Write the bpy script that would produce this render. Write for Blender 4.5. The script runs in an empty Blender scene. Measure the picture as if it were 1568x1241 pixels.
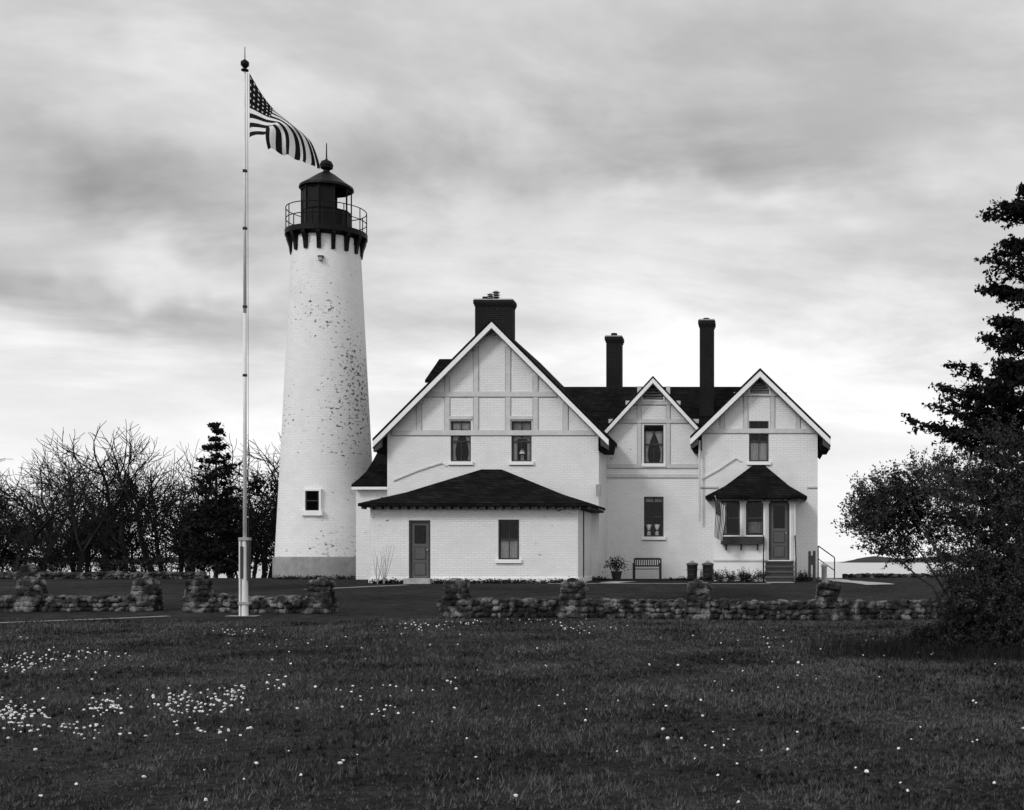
import bpy, math, random, bmesh
import numpy as np
from mathutils import Vector, Quaternion, noise as mnoise
random.seed(7); rng=np.random.default_rng(7)
scene=bpy.context.scene
scene.view_settings.view_transform='Standard'
scene.view_settings.look='None'
scene.view_settings.exposure=0
EYE=1.6; F=1960.0; UC=1165.0; VH=860.0
def PX(u,D): return (u-UC)*D/F
def PZ(v,D): return EYE+(VH-v)*D/F

# ---------------------------------------------------------------- materials
def newmat(name):
    m=bpy.data.materials.new(name); m.use_nodes=True
    nt=m.node_tree; b=nt.nodes['Principled BSDF']
    return m,nt,b
def g(v): return (v,v,v,1)
def link(nt,a,b): nt.links.new(a,b)
def tex_noise(nt,scale,detail=3,rough=.55,vec=None,dist=0):
    n=nt.nodes.new('ShaderNodeTexNoise'); n.inputs['Scale'].default_value=scale
    n.inputs['Detail'].default_value=detail; n.inputs['Roughness'].default_value=rough
    n.inputs['Distortion'].default_value=dist
    if vec is not None: link(nt,vec,n.inputs['Vector'])
    return n
def ramp(nt,fac,stops,interp='LINEAR'):
    r=nt.nodes.new('ShaderNodeValToRGB'); cr=r.color_ramp; cr.interpolation=interp
    while len(cr.elements)<len(stops): cr.elements.new(0.5)
    for e,(p,v) in zip(cr.elements,stops): e.position=p; e.color=g(v)
    link(nt,fac,r.inputs['Fac']); return r
def math_(nt,op,a,b=None,c=None,clamp=False):
    n=nt.nodes.new('ShaderNodeMath'); n.operation=op; n.use_clamp=clamp
    for i,x in enumerate((a,b,c)):
        if x is None: continue
        if isinstance(x,(int,float)): n.inputs[i].default_value=x
        else: link(nt,x,n.inputs[i])
    return n.outputs[0]
def mixc(nt,fac,a,b,mode='MIX'):
    n=nt.nodes.new('ShaderNodeMix'); n.data_type='RGBA'; n.blend_type=mode
    for i,x in ((0,fac),(6,a),(7,b)):
        if isinstance(x,(int,float)):
            n.inputs[i].default_value = x if i==0 else g(x)
        else: link(nt,x,n.inputs[i])
    return n.outputs[2]
def bump(nt,b,h,strength=.5,dist=.02):
    n=nt.nodes.new('ShaderNodeBump'); n.inputs['Strength'].default_value=strength
    n.inputs['Distance'].default_value=dist; link(nt,h,n.inputs['Height']); link(nt,n.outputs[0],b.inputs['Normal'])
def objco(nt):
    return nt.nodes.new('ShaderNodeTexCoord').outputs['Object']
def sepxyz(nt,v):
    s=nt.nodes.new('ShaderNodeSeparateXYZ'); link(nt,v,s.inputs[0]); return s.outputs
def comb(nt,x,y,z):
    c=nt.nodes.new('ShaderNodeCombineXYZ')
    for i,a in enumerate((x,y,z)):
        if isinstance(a,(int,float)): c.inputs[i].default_value=a
        else: link(nt,a,c.inputs[i])
    return c.outputs[0]

def simple(name,v,rough=.7,nscale=None,namp=.3,bumpamt=0,spec=.3):
    m,nt,b=newmat(name); b.inputs['Roughness'].default_value=rough; b.inputs['Specular IOR Level'].default_value=spec
    b.inputs['Base Color'].default_value=g(v)
    if nscale:
        n=tex_noise(nt,nscale,3,.6,objco(nt))
        r=ramp(nt,n.outputs[0],[(.25,v*(1-namp)),(.75,min(1,v*(1+namp)))])
        link(nt,r.outputs[0],b.inputs['Base Color'])
        if bumpamt: bump(nt,b,n.outputs[0],bumpamt,.02)
    return m

def brick_mat(name,base,cyl=False,chips=0.0,mortar=.82,course=.085,bs=.35,spec=.25):
    m,nt,b=newmat(name); b.inputs['Roughness'].default_value=.75; b.inputs['Specular IOR Level'].default_value=spec
    co=objco(nt); x,y,z=sepxyz(nt,co)
    if cyl: h=math_(nt,'MULTIPLY',math_(nt,'ARCTAN2',y,x),1.7)
    else: h=math_(nt,'ADD',x,y)
    v=comb(nt,h,z,0.0)
    br=nt.nodes.new('ShaderNodeTexBrick'); link(nt,v,br.inputs['Vector'])
    br.inputs['Scale'].default_value=1; br.inputs['Brick Width'].default_value=.26; br.inputs['Row Height'].default_value=course
    br.inputs['Mortar Size'].default_value=.008; br.inputs['Mortar Smooth'].default_value=.5
    br.inputs['Color1'].default_value=g(base); br.inputs['Color2'].default_value=g(base*.93); br.inputs['Mortar'].default_value=g(base*mortar)
    pn=tex_noise(nt,1.1,4,.65,co); pf=ramp(nt,pn.outputs[0],[(.35,.3),(.65,1.0)])
    col=mixc(nt,pf.outputs[0],base*.99,br.outputs[0])
    st=ramp(nt,pn.outputs[0],[(.25,.86),(.52,1)])
    col=mixc(nt,1.0,col,st.outputs[0],'MULTIPLY')
    if chips is not None:
        cv=comb(nt,math_(nt,'MULTIPLY',h,5.5 if cyl else 4.2),math_(nt,'MULTIPLY',z,8.5 if cyl else 7.5),0.0)
        cn=tex_noise(nt,1.0,4,.62,cv,.3)
        area=tex_noise(nt,.33,2,.5,co,0)
        thr=math_(nt,'ADD',cn.outputs[0],math_(nt,'MULTIPLY',math_(nt,'SUBTRACT',area.outputs[0],.5),.45))
        if cyl: # weather side of the tower peels most
            q1=math_(nt,'MULTIPLY',math_(nt,'ADD',h,1.25),1/.9); q2=math_(nt,'MULTIPLY',math_(nt,'SUBTRACT',z,7.2),1/2.6)
            ex=math_(nt,'EXPONENT',math_(nt,'MULTIPLY',math_(nt,'ADD',math_(nt,'MULTIPLY',q1,q1),math_(nt,'MULTIPLY',q2,q2)),-.5))
            thr=math_(nt,'ADD',thr,math_(nt,'MULTIPLY',ex,.075))
        crr=ramp(nt,thr,[(.70-chips,0),(.712-chips,1)])
        col=mixc(nt,crr.outputs[0],col,.05)
        cr3=ramp(nt,thr,[(.64-chips,0),(.70-chips,.2)])
        col=mixc(nt,cr3.outputs[0],col,.3)
    link(nt,col,b.inputs['Base Color'])
    hh=math_(nt,'ADD',math_(nt,'MULTIPLY',br.outputs['Fac'],-1.0),math_(nt,'MULTIPLY',pn.outputs[0],3.0))
    bump(nt,b,hh,bs,.012)
    return m

M={}
M['wall']=brick_mat('painted_brick',.77,chips=-.045,mortar=.70,bs=.5)
M['tower']=brick_mat('tower_painted_brick',.79,cyl=True,chips=.035,mortar=.78,course=.1,bs=.5)
M['white']=simple('white_trim',.80,.5,3,.05)
M['trim']=simple('grey_timber_trim',.54,.6,4,.1)
M['line']=simple('outline_and_slat',.20,.8)  # dark outlines along the timber strips, and louver slats
M['shade_dark']=simple('shade_and_louver_dark',.06,.8)  # near-black painted as shade at rakes, sills, eave ends; also louver backs
M['found']=simple('grey_foundation',.22,.85,3,.25,.4)
M['chim']=brick_mat('dark_brick',.014,chips=None,mortar=3.0,bs=.6,spec=.05)
M['black']=simple('black_ironwork',.006,.5,6,.3,spec=.12)
M['door']=simple('door_paint',.085,.5,5,.15)
M['frame']=simple('window_frame',.045,.6,5,.2,spec=.15)
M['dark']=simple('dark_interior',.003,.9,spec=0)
M['curtain']=simple('curtain_cloth',.75,.9,9,.2)
M['curtain2']=simple('shade_cloth',.42,.9,9,.2)
M['metal']=simple('galvanised_metal',.3,.45,8,.2)
M['bin']=simple('bin_metal',.03,.5,8,.3)
M['wood']=simple('dark_wood',.035,.7,8,.3,.3)
M['concrete']=simple('concrete',.36,.9,2.5,.3,.3)
M['path']=simple('path_gravel',.2,.95,6,.45,.4)
M['bark']=simple('bark',.03,.95,12,.4,.6,spec=.1)
M['barkfar']=simple('bark_grey',.022,.95,None,spec=.05)
M['dand']=simple('dandelion_seed',.74,.95,None,spec=0)
M['polewhite']=simple('pole_paint',.66,.4,2,.10)
def roofmat():
    m,nt,b=newmat('roof_shingles'); b.inputs['Roughness'].default_value=.95; b.inputs['Specular IOR Level'].default_value=.04
    co=objco(nt); x,y,z=sepxyz(nt,co)
    v=comb(nt,math_(nt,'ADD',x,y),z,0.0)
    br=nt.nodes.new('ShaderNodeTexBrick'); link(nt,v,br.inputs['Vector']); br.inputs['Scale'].default_value=1
    br.inputs['Brick Width'].default_value=.3; br.inputs['Row Height'].default_value=.1; br.inputs['Mortar Size'].default_value=.01
    br.inputs['Color1'].default_value=g(.006); br.inputs['Color2'].default_value=g(.014); br.inputs['Mortar'].default_value=g(.002)
    n=tex_noise(nt,1.3,3,.6,co); st=ramp(nt,n.outputs[0],[(.3,.6),(.7,1.4)])
    link(nt,mixc(nt,1.0,br.outputs[0],st.outputs[0],'MULTIPLY'),b.inputs['Base Color'])
    bump(nt,b,math_(nt,'MULTIPLY',br.outputs['Fac'],-1.0),.6,.02)
    return m
M['roof']=roofmat()
def glassmat():
    m,nt,b=newmat('window_glass'); nt.nodes.remove(b)
    tr=nt.nodes.new('ShaderNodeBsdfTransparent'); tr.inputs[0].default_value=g(.85)
    gl=nt.nodes.new('ShaderNodeBsdfGlossy'); gl.inputs['Roughness'].default_value=.02; gl.inputs[0].default_value=g(.55)
    fr=nt.nodes.new('ShaderNodeFresnel'); fr.inputs[0].default_value=1.4
    mx=nt.nodes.new('ShaderNodeMixShader'); link(nt,fr.outputs[0],mx.inputs[0]); link(nt,tr.outputs[0],mx.inputs[1]); link(nt,gl.outputs[0],mx.inputs[2])
    link(nt,mx.outputs[0],nt.nodes['Material Output'].inputs[0]); return m
M['glass']=glassmat()
def foliage(name,lo,hi,scale,fine=18):
    m,nt,b=newmat(name); b.inputs['Roughness'].default_value=.8; b.inputs['Specular IOR Level'].default_value=.1
    co=objco(nt); n=tex_noise(nt,scale,2,.7,co); n2=tex_noise(nt,scale*fine,1,.5,co)
    s=math_(nt,'ADD',math_(nt,'MULTIPLY',n.outputs[0],.5),math_(nt,'MULTIPLY',n2.outputs[0],.5))
    r=ramp(nt,s,[(.38,lo),(.62,hi)]); link(nt,r.outputs[0],b.inputs['Base Color']); return m
M['needle']=foliage('spruce_needles',.003,.018,1.6)
M['leaf']=foliage('bush_leaves',.006,.07,2.2)
M['leafd']=foliage('dark_brush_leaves',.005,.03,.5)
M['blade']=foliage('grass_blades',.007,.115,.45,30)
def stonemat():
    m,nt,b=newmat('fieldstone'); b.inputs['Roughness'].default_value=.9; b.inputs['Specular IOR Level'].default_value=.2
    co=objco(nt); n=tex_noise(nt,3.6,2,.5,co); n2=tex_noise(nt,22,3,.7,co)
    a=ramp(nt,n.outputs[0],[(.36,.010),(.5,.036),(.66,.17)]); c=ramp(nt,n2.outputs[0],[(.3,.4),(.7,1.6)])
    link(nt,mixc(nt,1.0,a.outputs[0],c.outputs[0],'MULTIPLY'),b.inputs['Base Color']); bump(nt,b,n2.outputs[0],.7,.03); return m
M['stone']=stonemat()
M['mortar']=simple('wall_mortar',.03,.95,9,.4,.5)
def grassmat():
    m,nt,b=newmat('lawn'); b.inputs['Roughness'].default_value=.95; b.inputs['Specular IOR Level'].default_value=.05
    co=objco(nt)
    n=tex_noise(nt,.22,3,.6,co); n2=tex_noise(nt,14,5,.75,co); n3=tex_noise(nt,2.2,3,.65,co)
    a=ramp(nt,n.outputs[0],[(.3,.013),(.7,.034)]); c=ramp(nt,n2.outputs[0],[(.32,.25),(.7,2.0)]); d=ramp(nt,n3.outputs[0],[(.3,.55),(.7,1.45)])
    col=mixc(nt,1.0,a.outputs[0],c.outputs[0],'MULTIPLY'); col=mixc(nt,1.0,col,d.outputs[0],'MULTIPLY')
    link(nt,col,b.inputs['Base Color'])
    bump(nt,b,n2.outputs[0],.9,.05); return m
M['lawn']=grassmat()
def watermat():
    m,nt,b=newmat('lake_water'); b.inputs['Roughness'].default_value=.2; b.inputs['Base Color'].default_value=g(.22)
    co=objco(nt); x,y,z=sepxyz(nt,co)
    n=tex_noise(nt,.35,3,.6,comb(nt,math_(nt,'MULTIPLY',x,.5),y,0.0)); bump(nt,b,n.outputs[0],.35,.4); return m
M['water']=watermat()
M['hill']=simple('far_shore_woods',.06,1,.002,.3)

# ---------------------------------------------------------------- mesh helpers
COL=scene.collection
def empty(name,loc=(0,0,0)):
    e=bpy.data.objects.new(name,None); e.location=loc; e.empty_display_size=.5; COL.objects.link(e); return e
class MB:
    def __init__(s): s.V=[];s.F=[];s.M=[];s.mats=[]
    def mi(s,m):
        if m not in s.mats: s.mats.append(m)
        return s.mats.index(m)
    def poly(s,pts,m):
        k=len(s.V); s.V+= [tuple(p) for p in pts]; s.F.append(tuple(range(k,k+len(pts)))); s.M.append(s.mi(m))
    def solid(s,a,b,m):
        k=len(s.V); n=len(a); s.V+=[tuple(p) for p in a]+[tuple(p) for p in b]; mi=s.mi(m)
        s.F.append(tuple(range(k,k+n))); s.F.append(tuple(range(k+2*n-1,k+n-1,-1))); s.M+=[mi,mi]
        for i in range(n):
            j=(i+1)%n; s.F.append((k+i,k+n+i,k+n+j,k+j)); s.M.append(mi)
    def box(s,x0,x1,y0,y1,z0,z1,m):
        if x0>x1:x0,x1=x1,x0
        if z0>z1:z0,z1=z1,z0
        s.solid([(x0,y0,z0),(x1,y0,z0),(x1,y0,z1),(x0,y0,z1)],[(x0,y1,z0),(x1,y1,z0),(x1,y1,z1),(x0,y1,z1)],m)
    def prism(s,xz,y0,y1,m): s.solid([(x,y0,z) for x,z in xz],[(x,y1,z) for x,z in xz],m)
    def slab(s,pts,t,m): s.solid(pts,[(p[0],p[1],p[2]-t) for p in pts],m)
    def tube(s,p0,p1,r0,r1,m,n=10):
        p0=Vector(p0);p1=Vector(p1);d=(p1-p0).normalized()
        u=d.orthogonal().normalized(); w=d.cross(u)
        c=[(math.cos(2*math.pi*i/n),math.sin(2*math.pi*i/n)) for i in range(n)]
        s.solid([p0+(u*a+w*b)*r0 for a,b in c],[p1+(u*a+w*b)*r1 for a,b in c],m)
    def lathe(s,prof,cx,cy,m,n=48,rot=0):
        k=len(s.V); mi=s.mi(m)
        for r,z in prof:
            for i in range(n):
                a=2*math.pi*i/n+rot; s.V.append((cx+r*math.cos(a),cy+r*math.sin(a),z))
        for q in range(len(prof)-1):
            for i in range(n):
                j=(i+1)%n; s.F.append((k+q*n+i,k+q*n+j,k+(q+1)*n+j,k+(q+1)*n+i)); s.M.append(mi)
        s.F.append(tuple(k+(len(prof)-1)*n+i for i in range(n))); s.M.append(mi)
    def build(s,name,parent=None,smooth=False,origin=None):
        me=bpy.data.meshes.new(name)
        V=s.V
        if origin: V=[(a-origin[0],b-origin[1],c-origin[2]) for a,b,c in V]
        me.from_pydata(V,[],s.F)
        for m in s.mats: me.materials.append(M[m])
        me.polygons.foreach_set('material_index',s.M)
        if smooth: me.polygons.foreach_set('use_smooth',[True]*len(s.F))
        me.update()
        o=bpy.data.objects.new(name,me); COL.objects.link(o)
        if origin: o.location=origin
        if parent: o.parent=parent
        if parent and origin: o.location=Vector(origin)-parent.location
        return o
def fast(name,V,Fc,mat,parent=None,smooth=False):
    V=np.asarray(V,dtype=np.float32); Fc=np.asarray(Fc,dtype=np.int32); k=Fc.shape[1]
    me=bpy.data.meshes.new(name); me.vertices.add(len(V)); me.vertices.foreach_set('co',V.ravel())
    me.loops.add(Fc.size); me.loops.foreach_set('vertex_index',Fc.ravel())
    me.polygons.add(len(Fc)); me.polygons.foreach_set('loop_start',np.arange(len(Fc),dtype=np.int32)*k)
    me.update(calc_edges=True); me.validate()
    me.polygons.foreach_set('use_smooth',np.full(len(Fc),bool(smooth)))
    me.materials.append(M[mat]); o=bpy.data.objects.new(name,me); COL.objects.link(o)
    if parent: o.parent=parent
    return o

# ---------------------------------------------------------------- terrain
_y=[-2000,0,8,31,34.5,38,44.5,52,58,66,80,100,150,400,900]
_z=[0,0,0,.22,.30,.55,.85,.93,.78,.5,.1,-.6,-6,-9,-9]
def gz(x,y):
    z=np.interp(y,_y,_z)
    return z+.03*np.sin(x*.5+1.3)*np.sin(y*.37)*np.clip((40-np.abs(y-15))/30,0,1)
xs=np.unique(np.concatenate([np.linspace(-1500,-80,14),np.linspace(-80,60,180),np.linspace(60,1500,14)]))
ys=np.unique(np.concatenate([np.linspace(-1500,-10,10),np.linspace(-10,110,200),np.linspace(110,900,16)]))
XX,YY=np.meshgrid(xs,ys); ZZ=gz(XX,YY)
nx=len(xs); ny=len(ys); idx=np.arange(nx*ny).reshape(ny,nx)
fast('ground',np.stack([XX.ravel(),YY.ravel(),ZZ.ravel()],1),
     np.stack([idx[:-1,:-1].ravel(),idx[:-1,1:].ravel(),idx[1:,1:].ravel(),idx[1:,:-1].ravel()],1),'lawn',smooth=True)
b=MB(); b.poly([(-30000,105,-4),(30000,105,-4),(30000,40000,-4),(-30000,40000,-4)],'water'); b.build('lake_water')
b=MB()
def shore(x0,x1,y,h,seed):
    n=70; top=[]
    for i in range(n+1):
        t=i/n; x=x0+(x1-x0)*t
        z=-4+h*min(1,t*7,(1-t)*7)*(.75+.5*mnoise.noise(Vector((t*6,seed,0)))+.12*mnoise.noise(Vector((t*60,seed,3))))
        top.append((x,z))
    for i in range(n):
        (xa,za),(xb,zb)=top[i],top[i+1]
        b.poly([(xa,y,-5),(xb,y,-5),(xb,y,zb),(xa,y,za)],'hill')
        b.poly([(xa,y,za),(xb,y,zb),(xb,y+400,-5),(xa,y+400,-5)],'hill')
shore(PX(1283,6000),PX(1700,6000),6000,36,1.0)
shore(-7000,-1500,8000,40,4.0)
b.build('distant_hills')

def path(name,pts,mat,w=None,lift=.012):
    b=MB(); 
    for i in range(len(pts)-1):
        (xa,ya,wa),(xb,yb,wb)=pts[i],pts[i+1]
        n=max(2,int(math.hypot(xb-xa,yb-ya)/.5))
        for k in range(n):
            t0=k/n;t1=(k+1)/n
            def P(t,s):
                x=xa+(xb-xa)*t; y=ya+(yb-ya)*t; w_=(wa+(wb-wa)*t)*(1+.3*mnoise.noise(Vector((x*2,y*2,s))))
                dx,dy=xb-xa,yb-ya; L=math.hypot(dx,dy); px,py=-dy/L,dx/L
                X=x+px*w_*s; Y=y+py*w_*s; return (X,Y,float(gz(X,Y))+lift)
            b.poly([P(t0,-.5),P(t1,-.5),P(t1,.5),P(t0,.5)],mat)
    return b.build(name)
path('gravel_path',[(PX(-60,28),28,.3),(PX(258,31.8),31.8,.3)],'path')
path('gravel_path',[(PX(348,32),32,.4),(PX(396,32),32,.4)],'path')
path('concrete_path',[(PX(930,44),44.3,.8),(PX(950,44),46,.8)],'concrete')
path('concrete_path',[(PX(1195,43),44.6,1.0),(PX(1193,46),45.9,1.0)],'concrete')
path('concrete_path',[(PX(1262,50),50.5,1.0),(PX(1290,47),47.0,1.0),(PX(1345,44),43.5,1.0)],'concrete')
path('gravel_path',[(PX(860,47),44.0,.3),(PX(1180,46),44.0,.3)],'path')
path('gravel_path',[(PX(500,43),41.0,.4),(PX(620,43),43.4,.4)],'path')

# ---------------------------------------------------------------- keeper's house
house=empty('keepers_house',(-6,50,.8))
walls=MB(); roof=MB(); trim=MB(); wins=MB(); doors=MB(); chims=MB(); porch=MB()

def wall_xz(mb,y,x0,x1,z0,top,breaks,ops,mat,rev=.16):
    xsb=sorted(set([x0,x1]+[q for q in breaks if x0<q<x1]+[q for o in ops for q in o[:2]]))
    for a,c in zip(xsb[:-1],xsb[1:]):
        if c-a<1e-5: continue
        cur=z0
        for o in sorted([o for o in ops if o[0]<=a+1e-6 and o[1]>=c-1e-6],key=lambda o:o[2]):
            mb.poly([(a,y,cur),(c,y,cur),(c,y,o[2]),(a,y,o[2])],mat); cur=o[3]
        mb.poly([(a,y,cur),(c,y,cur),(c,y,top(c)),(a,y,top(a))],mat)
    for (a,c,p,q) in ops:
        r=y+rev
        mb.poly([(a,y,p),(c,y,p),(c,r,p),(a,r,p)],mat); mb.poly([(a,y,q),(c,y,q),(c,r,q),(a,r,q)],mat)
        mb.poly([(a,y,p),(a,y,q),(a,r,q),(a,r,p)],mat); mb.poly([(c,y,p),(c,y,q),(c,r,q),(c,r,p)],mat)

def curtain(mb,xa,xb,za,zb,y,mat,nf=9,gather=0):
    n=nf*4; pts=[]
    for i in range(n+1):
        t=i/n; pts.append((xa+(xb-xa)*t, y+.022*math.sin(t*nf*2*math.pi)))
    for i in range(n):
        (p,yp),(q,yq)=pts[i],pts[i+1]
        mb.poly([(p,yp,za),(q,yq,za),(q,yq,zb),(p,yp,zb)],mat)
def window(op,y,style=0,sillproud=.08):
    x0,x1,z0,z1=op; w=.055; yf=y+.05
    mb=wins
    mb.box(x0,x0+w,yf,yf+.09,z0,z1,'frame'); mb.box(x1-w,x1,yf,yf+.09,z0,z1,'frame')
    mb.box(x0+w,x1-w,yf+.002,yf+.09,z1-w,z1,'frame'); mb.box(x0+w,x1-w,yf+.002,yf+.09,z0,z0+w,'frame')
    zm=(z0+z1)/2
    mb.box(x0+w,x1-w,yf+.01,yf+.07,zm-.03,zm+.03,'frame')
    xm=(x0+x1)/2
    mb.box(xm-.014,xm+.014,yf+.03,yf+.06,z0+w,zm-.03,'frame'); mb.box(xm-.014,xm+.014,yf+.03,yf+.06,zm+.03,z1-w,'frame')
    mb.poly([(x0+w,yf+.065,z0+w),(x1-w,yf+.065,z0+w),(x1-w,yf+.065,z1-w),(x0+w,yf+.065,z1-w)],'glass')
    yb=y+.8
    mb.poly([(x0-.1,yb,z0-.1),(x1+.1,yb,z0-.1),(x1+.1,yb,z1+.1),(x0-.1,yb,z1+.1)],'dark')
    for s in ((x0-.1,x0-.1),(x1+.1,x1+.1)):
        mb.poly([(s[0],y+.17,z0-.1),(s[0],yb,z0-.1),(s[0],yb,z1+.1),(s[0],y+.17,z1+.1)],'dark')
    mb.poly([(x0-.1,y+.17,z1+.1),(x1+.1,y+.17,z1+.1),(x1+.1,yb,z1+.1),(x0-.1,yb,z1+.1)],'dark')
    yc=y+.17; W=x1-x0
    if style==0:
        curtain(mb,x0,x1,z1-.3,z1,yc,'curtain',7)
        for sgn,xa in ((1,x0),(-1,x1)):
            n=8
            for i in range(n):
                t0=i/n;t1=(i+1)/n
                f=lambda t:.46-.30*math.sin(min(1,t*1.35)*math.pi/2)+.1*max(0,t-.74)*3
                za=z1-.3-(z1-.3-z0)*t0; zb=z1-.3-(z1-.3-z0)*t1
                mb.poly([(xa,yc+.03,za),(xa+sgn*W*f(t0),yc+.05,za),(xa+sgn*W*f(t1),yc+.05,zb),(xa,yc+.03,zb)],'curtain')
    elif style==1:
        curtain(mb,x0,x1,z0,zm,yc,'curtain',8)
    elif style==2:
        curtain(mb,x0,x1,zm+.1,z1,yc,'curtain2',2); curtain(mb,x0,x0+W*.25,z0,zm+.1,yc,'curtain',2); curtain(mb,x1-W*.25,x1,z0,zm+.1,yc,'curtain',2)
        mb.tube((xm,yc,z0),(xm,yc,z0+.25),.07,.05,'curtain'); mb.tube((xm,yc,z0+.3),(xm,yc,z0+.5),.12,.04,'curtain2')
    elif style==3:
        for k in (-.2,.12):
            mb.tube((xm+k,yc,z0+.05),(xm+k,yc,z0+.22),.09,.07,'curtain2'); mb.tube((xm+k,yc,z0+.26),(xm+k,yc,z0+.48),.05,.13,'curtain')
        curtain(mb,x0,x1,z1-.2,z1,yc,'curtain2',5)
    trim.box(x0-.09,x1+.09,y-sillproud,y+.05,z0-.13,z0-.003,'white')
    trim.box(x0-.07,x1+.07,y-.012,y+.05,z0-.155,z0-.131,'shade_dark')  # strip coloured dark as shade beneath the sill

# --- main gable block
D=48.1; s=D/F
mx0,mx1=PX(593,D),PX(917,D); mpx=PX(753,47.7); 
peak=PZ(489,47.7); rl=PX(571,47.7); rr=PX(932,47.7); eave=PZ(672,47.7)
slope=(peak-eave)/(mpx-rl)
mtop=lambda x: peak-.22-abs(x-mpx)*slope
w1=(PX(690,D),PX(721,D),PZ(707,D),PZ(645,D)); w2=(PX(783,D),PX(814,D),PZ(707,D),PZ(645,D))
wall_xz(walls,D,mx0,mx1,.5,mtop,[mpx],[w1,w2],'wall')
walls.poly([(mx1,D,.5),(mx1,58,.5),(mx1,58,mtop(mx1)),(mx1,D,mtop(mx1))],'wall')
walls.poly([(mx0,D,.5),(mx0,58,.5),(mx0,58,mtop(mx0)),(mx0,D,mtop(mx0))],'wall')
walls.poly([(mx0,58,.5),(mx1,58,.5),(mx1,58,mtop(mx1)),(mpx,58,mtop(mpx)),(mx0,58,mtop(mx0))],'wall')
window(w1,D,0); window(w2,D,2)
y0,y1=47.7,58.3
roof.slab([(rl,y0,eave),(mpx,y0,peak),(mpx,y1,peak),(rl,y1,eave)],.16,'roof')
roof.slab([(mpx,y0,peak),(rr,y0,peak-(rr-mpx)*slope),(rr,y1,peak-(rr-mpx)*slope),(mpx,y1,peak)],.16,'roof')
def rake2(px_,pz_,xe,sl,y,w,off):
    ze=pz_-abs(xe-px_)*sl
    trim.prism([(px_,pz_-off),(xe,ze-off),(xe,ze-off-w),(px_,pz_-off-w)],y-.05,y-.002,'white')
    trim.prism([(px_,pz_-off-w),(xe,ze-off-w),(xe,ze-off-w-.05),(px_,pz_-off-w-.05)],y-.03,y+.02,'shade_dark')  # dark strip painted as the shadow line below the rake board
    trim.prism([(px_,pz_+.0),(xe,ze+.0),(xe,ze-off+.02),(px_,pz_-off+.02)],y-.06,y-.051,'roof')
def rake(px_,pz_,xe,sl,y,w=.22,off=.11,drop=None):
    ze=pz_-abs(xe-px_)*sl
    rake2(px_,pz_,xe,sl,y,w,off)
    sg=1 if xe>px_ else -1
    trim.prism([(xe,ze-off),(xe-sg*.02,ze-off-w-.16),(xe-sg*.3,ze-off-w+.02),(xe-sg*.3,ze-off+.25*sl)],y-.002,y+.25,'shade_dark')
    roof.prism([(xe,ze-.16),(xe-sg*.05,ze-.50),(xe-sg*.42,ze-.50),(xe-sg*.42,ze-.17+.4*sl)],y+.26,y+2.2,'roof')
rake(mpx,peak,rl,slope,y0); rake(mpx,peak,rr,slope,y0)
def hstrip(ua,ub,v,D,w=.18,p=.032,mat='trim'):
    z=PZ(v,D); trim.box(PX(ua,D),PX(ub,D),D-p,D+.01,z-w/2,z+w/2,mat)
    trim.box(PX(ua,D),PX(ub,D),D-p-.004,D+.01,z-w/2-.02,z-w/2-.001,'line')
def vstrip(u,va,vb,D,w=.18,p=.028,mat='trim'):
    x=PX(u,D); trim.box(x-w/2,x+w/2,D-p,D+.01,PZ(vb,D),PZ(va,D),mat)
    trim.box(x+w/2+.001,x+w/2+.012,D-p-.002,D+.01,PZ(vb,D),PZ(va,D),'line')
    trim.box(x-w/2-.012,x-w/2-.001,D-p-.002,D+.01,PZ(vb,D),PZ(va,D),'line')
hstrip(652,853,604,D); hstrip(600,912,663,D,.18)
for u,va in ((729,531),(778,531),(685,576),(820,576)): vstrip(u,va,662,D)
vstrip(642,617,662,D); vstrip(866,617,662,D)
for (a,c) in ((690,721),(783,814)): hstrip(a-2,c+2,640,D,.12,.036)
for seg,DD in ((((603,735),(640,720),(677,708),(684,713)),48.1),(((1075,733),(1100,719),(1127,701),(1135,706)),48.8)):
    for (ua,va),(ub,vb) in zip(seg[:-1],seg[1:]):
        trim.prism([(PX(ua,DD),PZ(va,DD)),(PX(ub,DD),PZ(vb,DD)),(PX(ub,DD),PZ(vb,DD)-.05),(PX(ua,DD),PZ(va,DD)-.05)],DD-.05,DD+.01,'trim')

# --- middle gable
D=50.5
mpx2=PX(1000,50.1); pk2=8.86; sl2=1.09
top2=lambda x: pk2-.2-abs(x-mpx2)*sl2 if abs(x-mpx2)*sl2<1.95 else pk2-2.15
wu=(PX(986,D),PX(1016,D),PZ(710,D),PZ(651,D)); wl=(PX(986,D),PX(1016,D),PZ(822,D),PZ(761,D))
wall_xz(walls,D,PX(917,48.1),PX(1076,D),.5,top2,[mpx2,mpx2-1.789,mpx2+1.789],[wu,wl],'wall')
window(wu,D,0); window(wl,D,3)
roof.slab([(mpx2-1.97,50.1,pk2-1.97*sl2),(mpx2,50.1,pk2),(mpx2,53,pk2),(mpx2-1.97,53,pk2-1.97*sl2)],.14,'roof')
roof.slab([(mpx2,50.1,pk2),(mpx2+1.97,50.1,pk2-1.97*sl2),(mpx2+1.97,53,pk2-1.97*sl2),(mpx2,53,pk2)],.14,'roof')
rake2(mpx2,pk2,mpx2-1.97,sl2,50.1,.19,.09); rake2(mpx2,pk2,mpx2+1.97,sl2,50.1,.19,.09)
hstrip(958,1042,617,D,.15); hstrip(932,1070,645,D,.15); hstrip(930,1070,714,D,.15); hstrip(930,1070,729,D,.13)
for u,va in ((979,618),(1023,618)): vstrip(u,va-26,714,D,.15)
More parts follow.
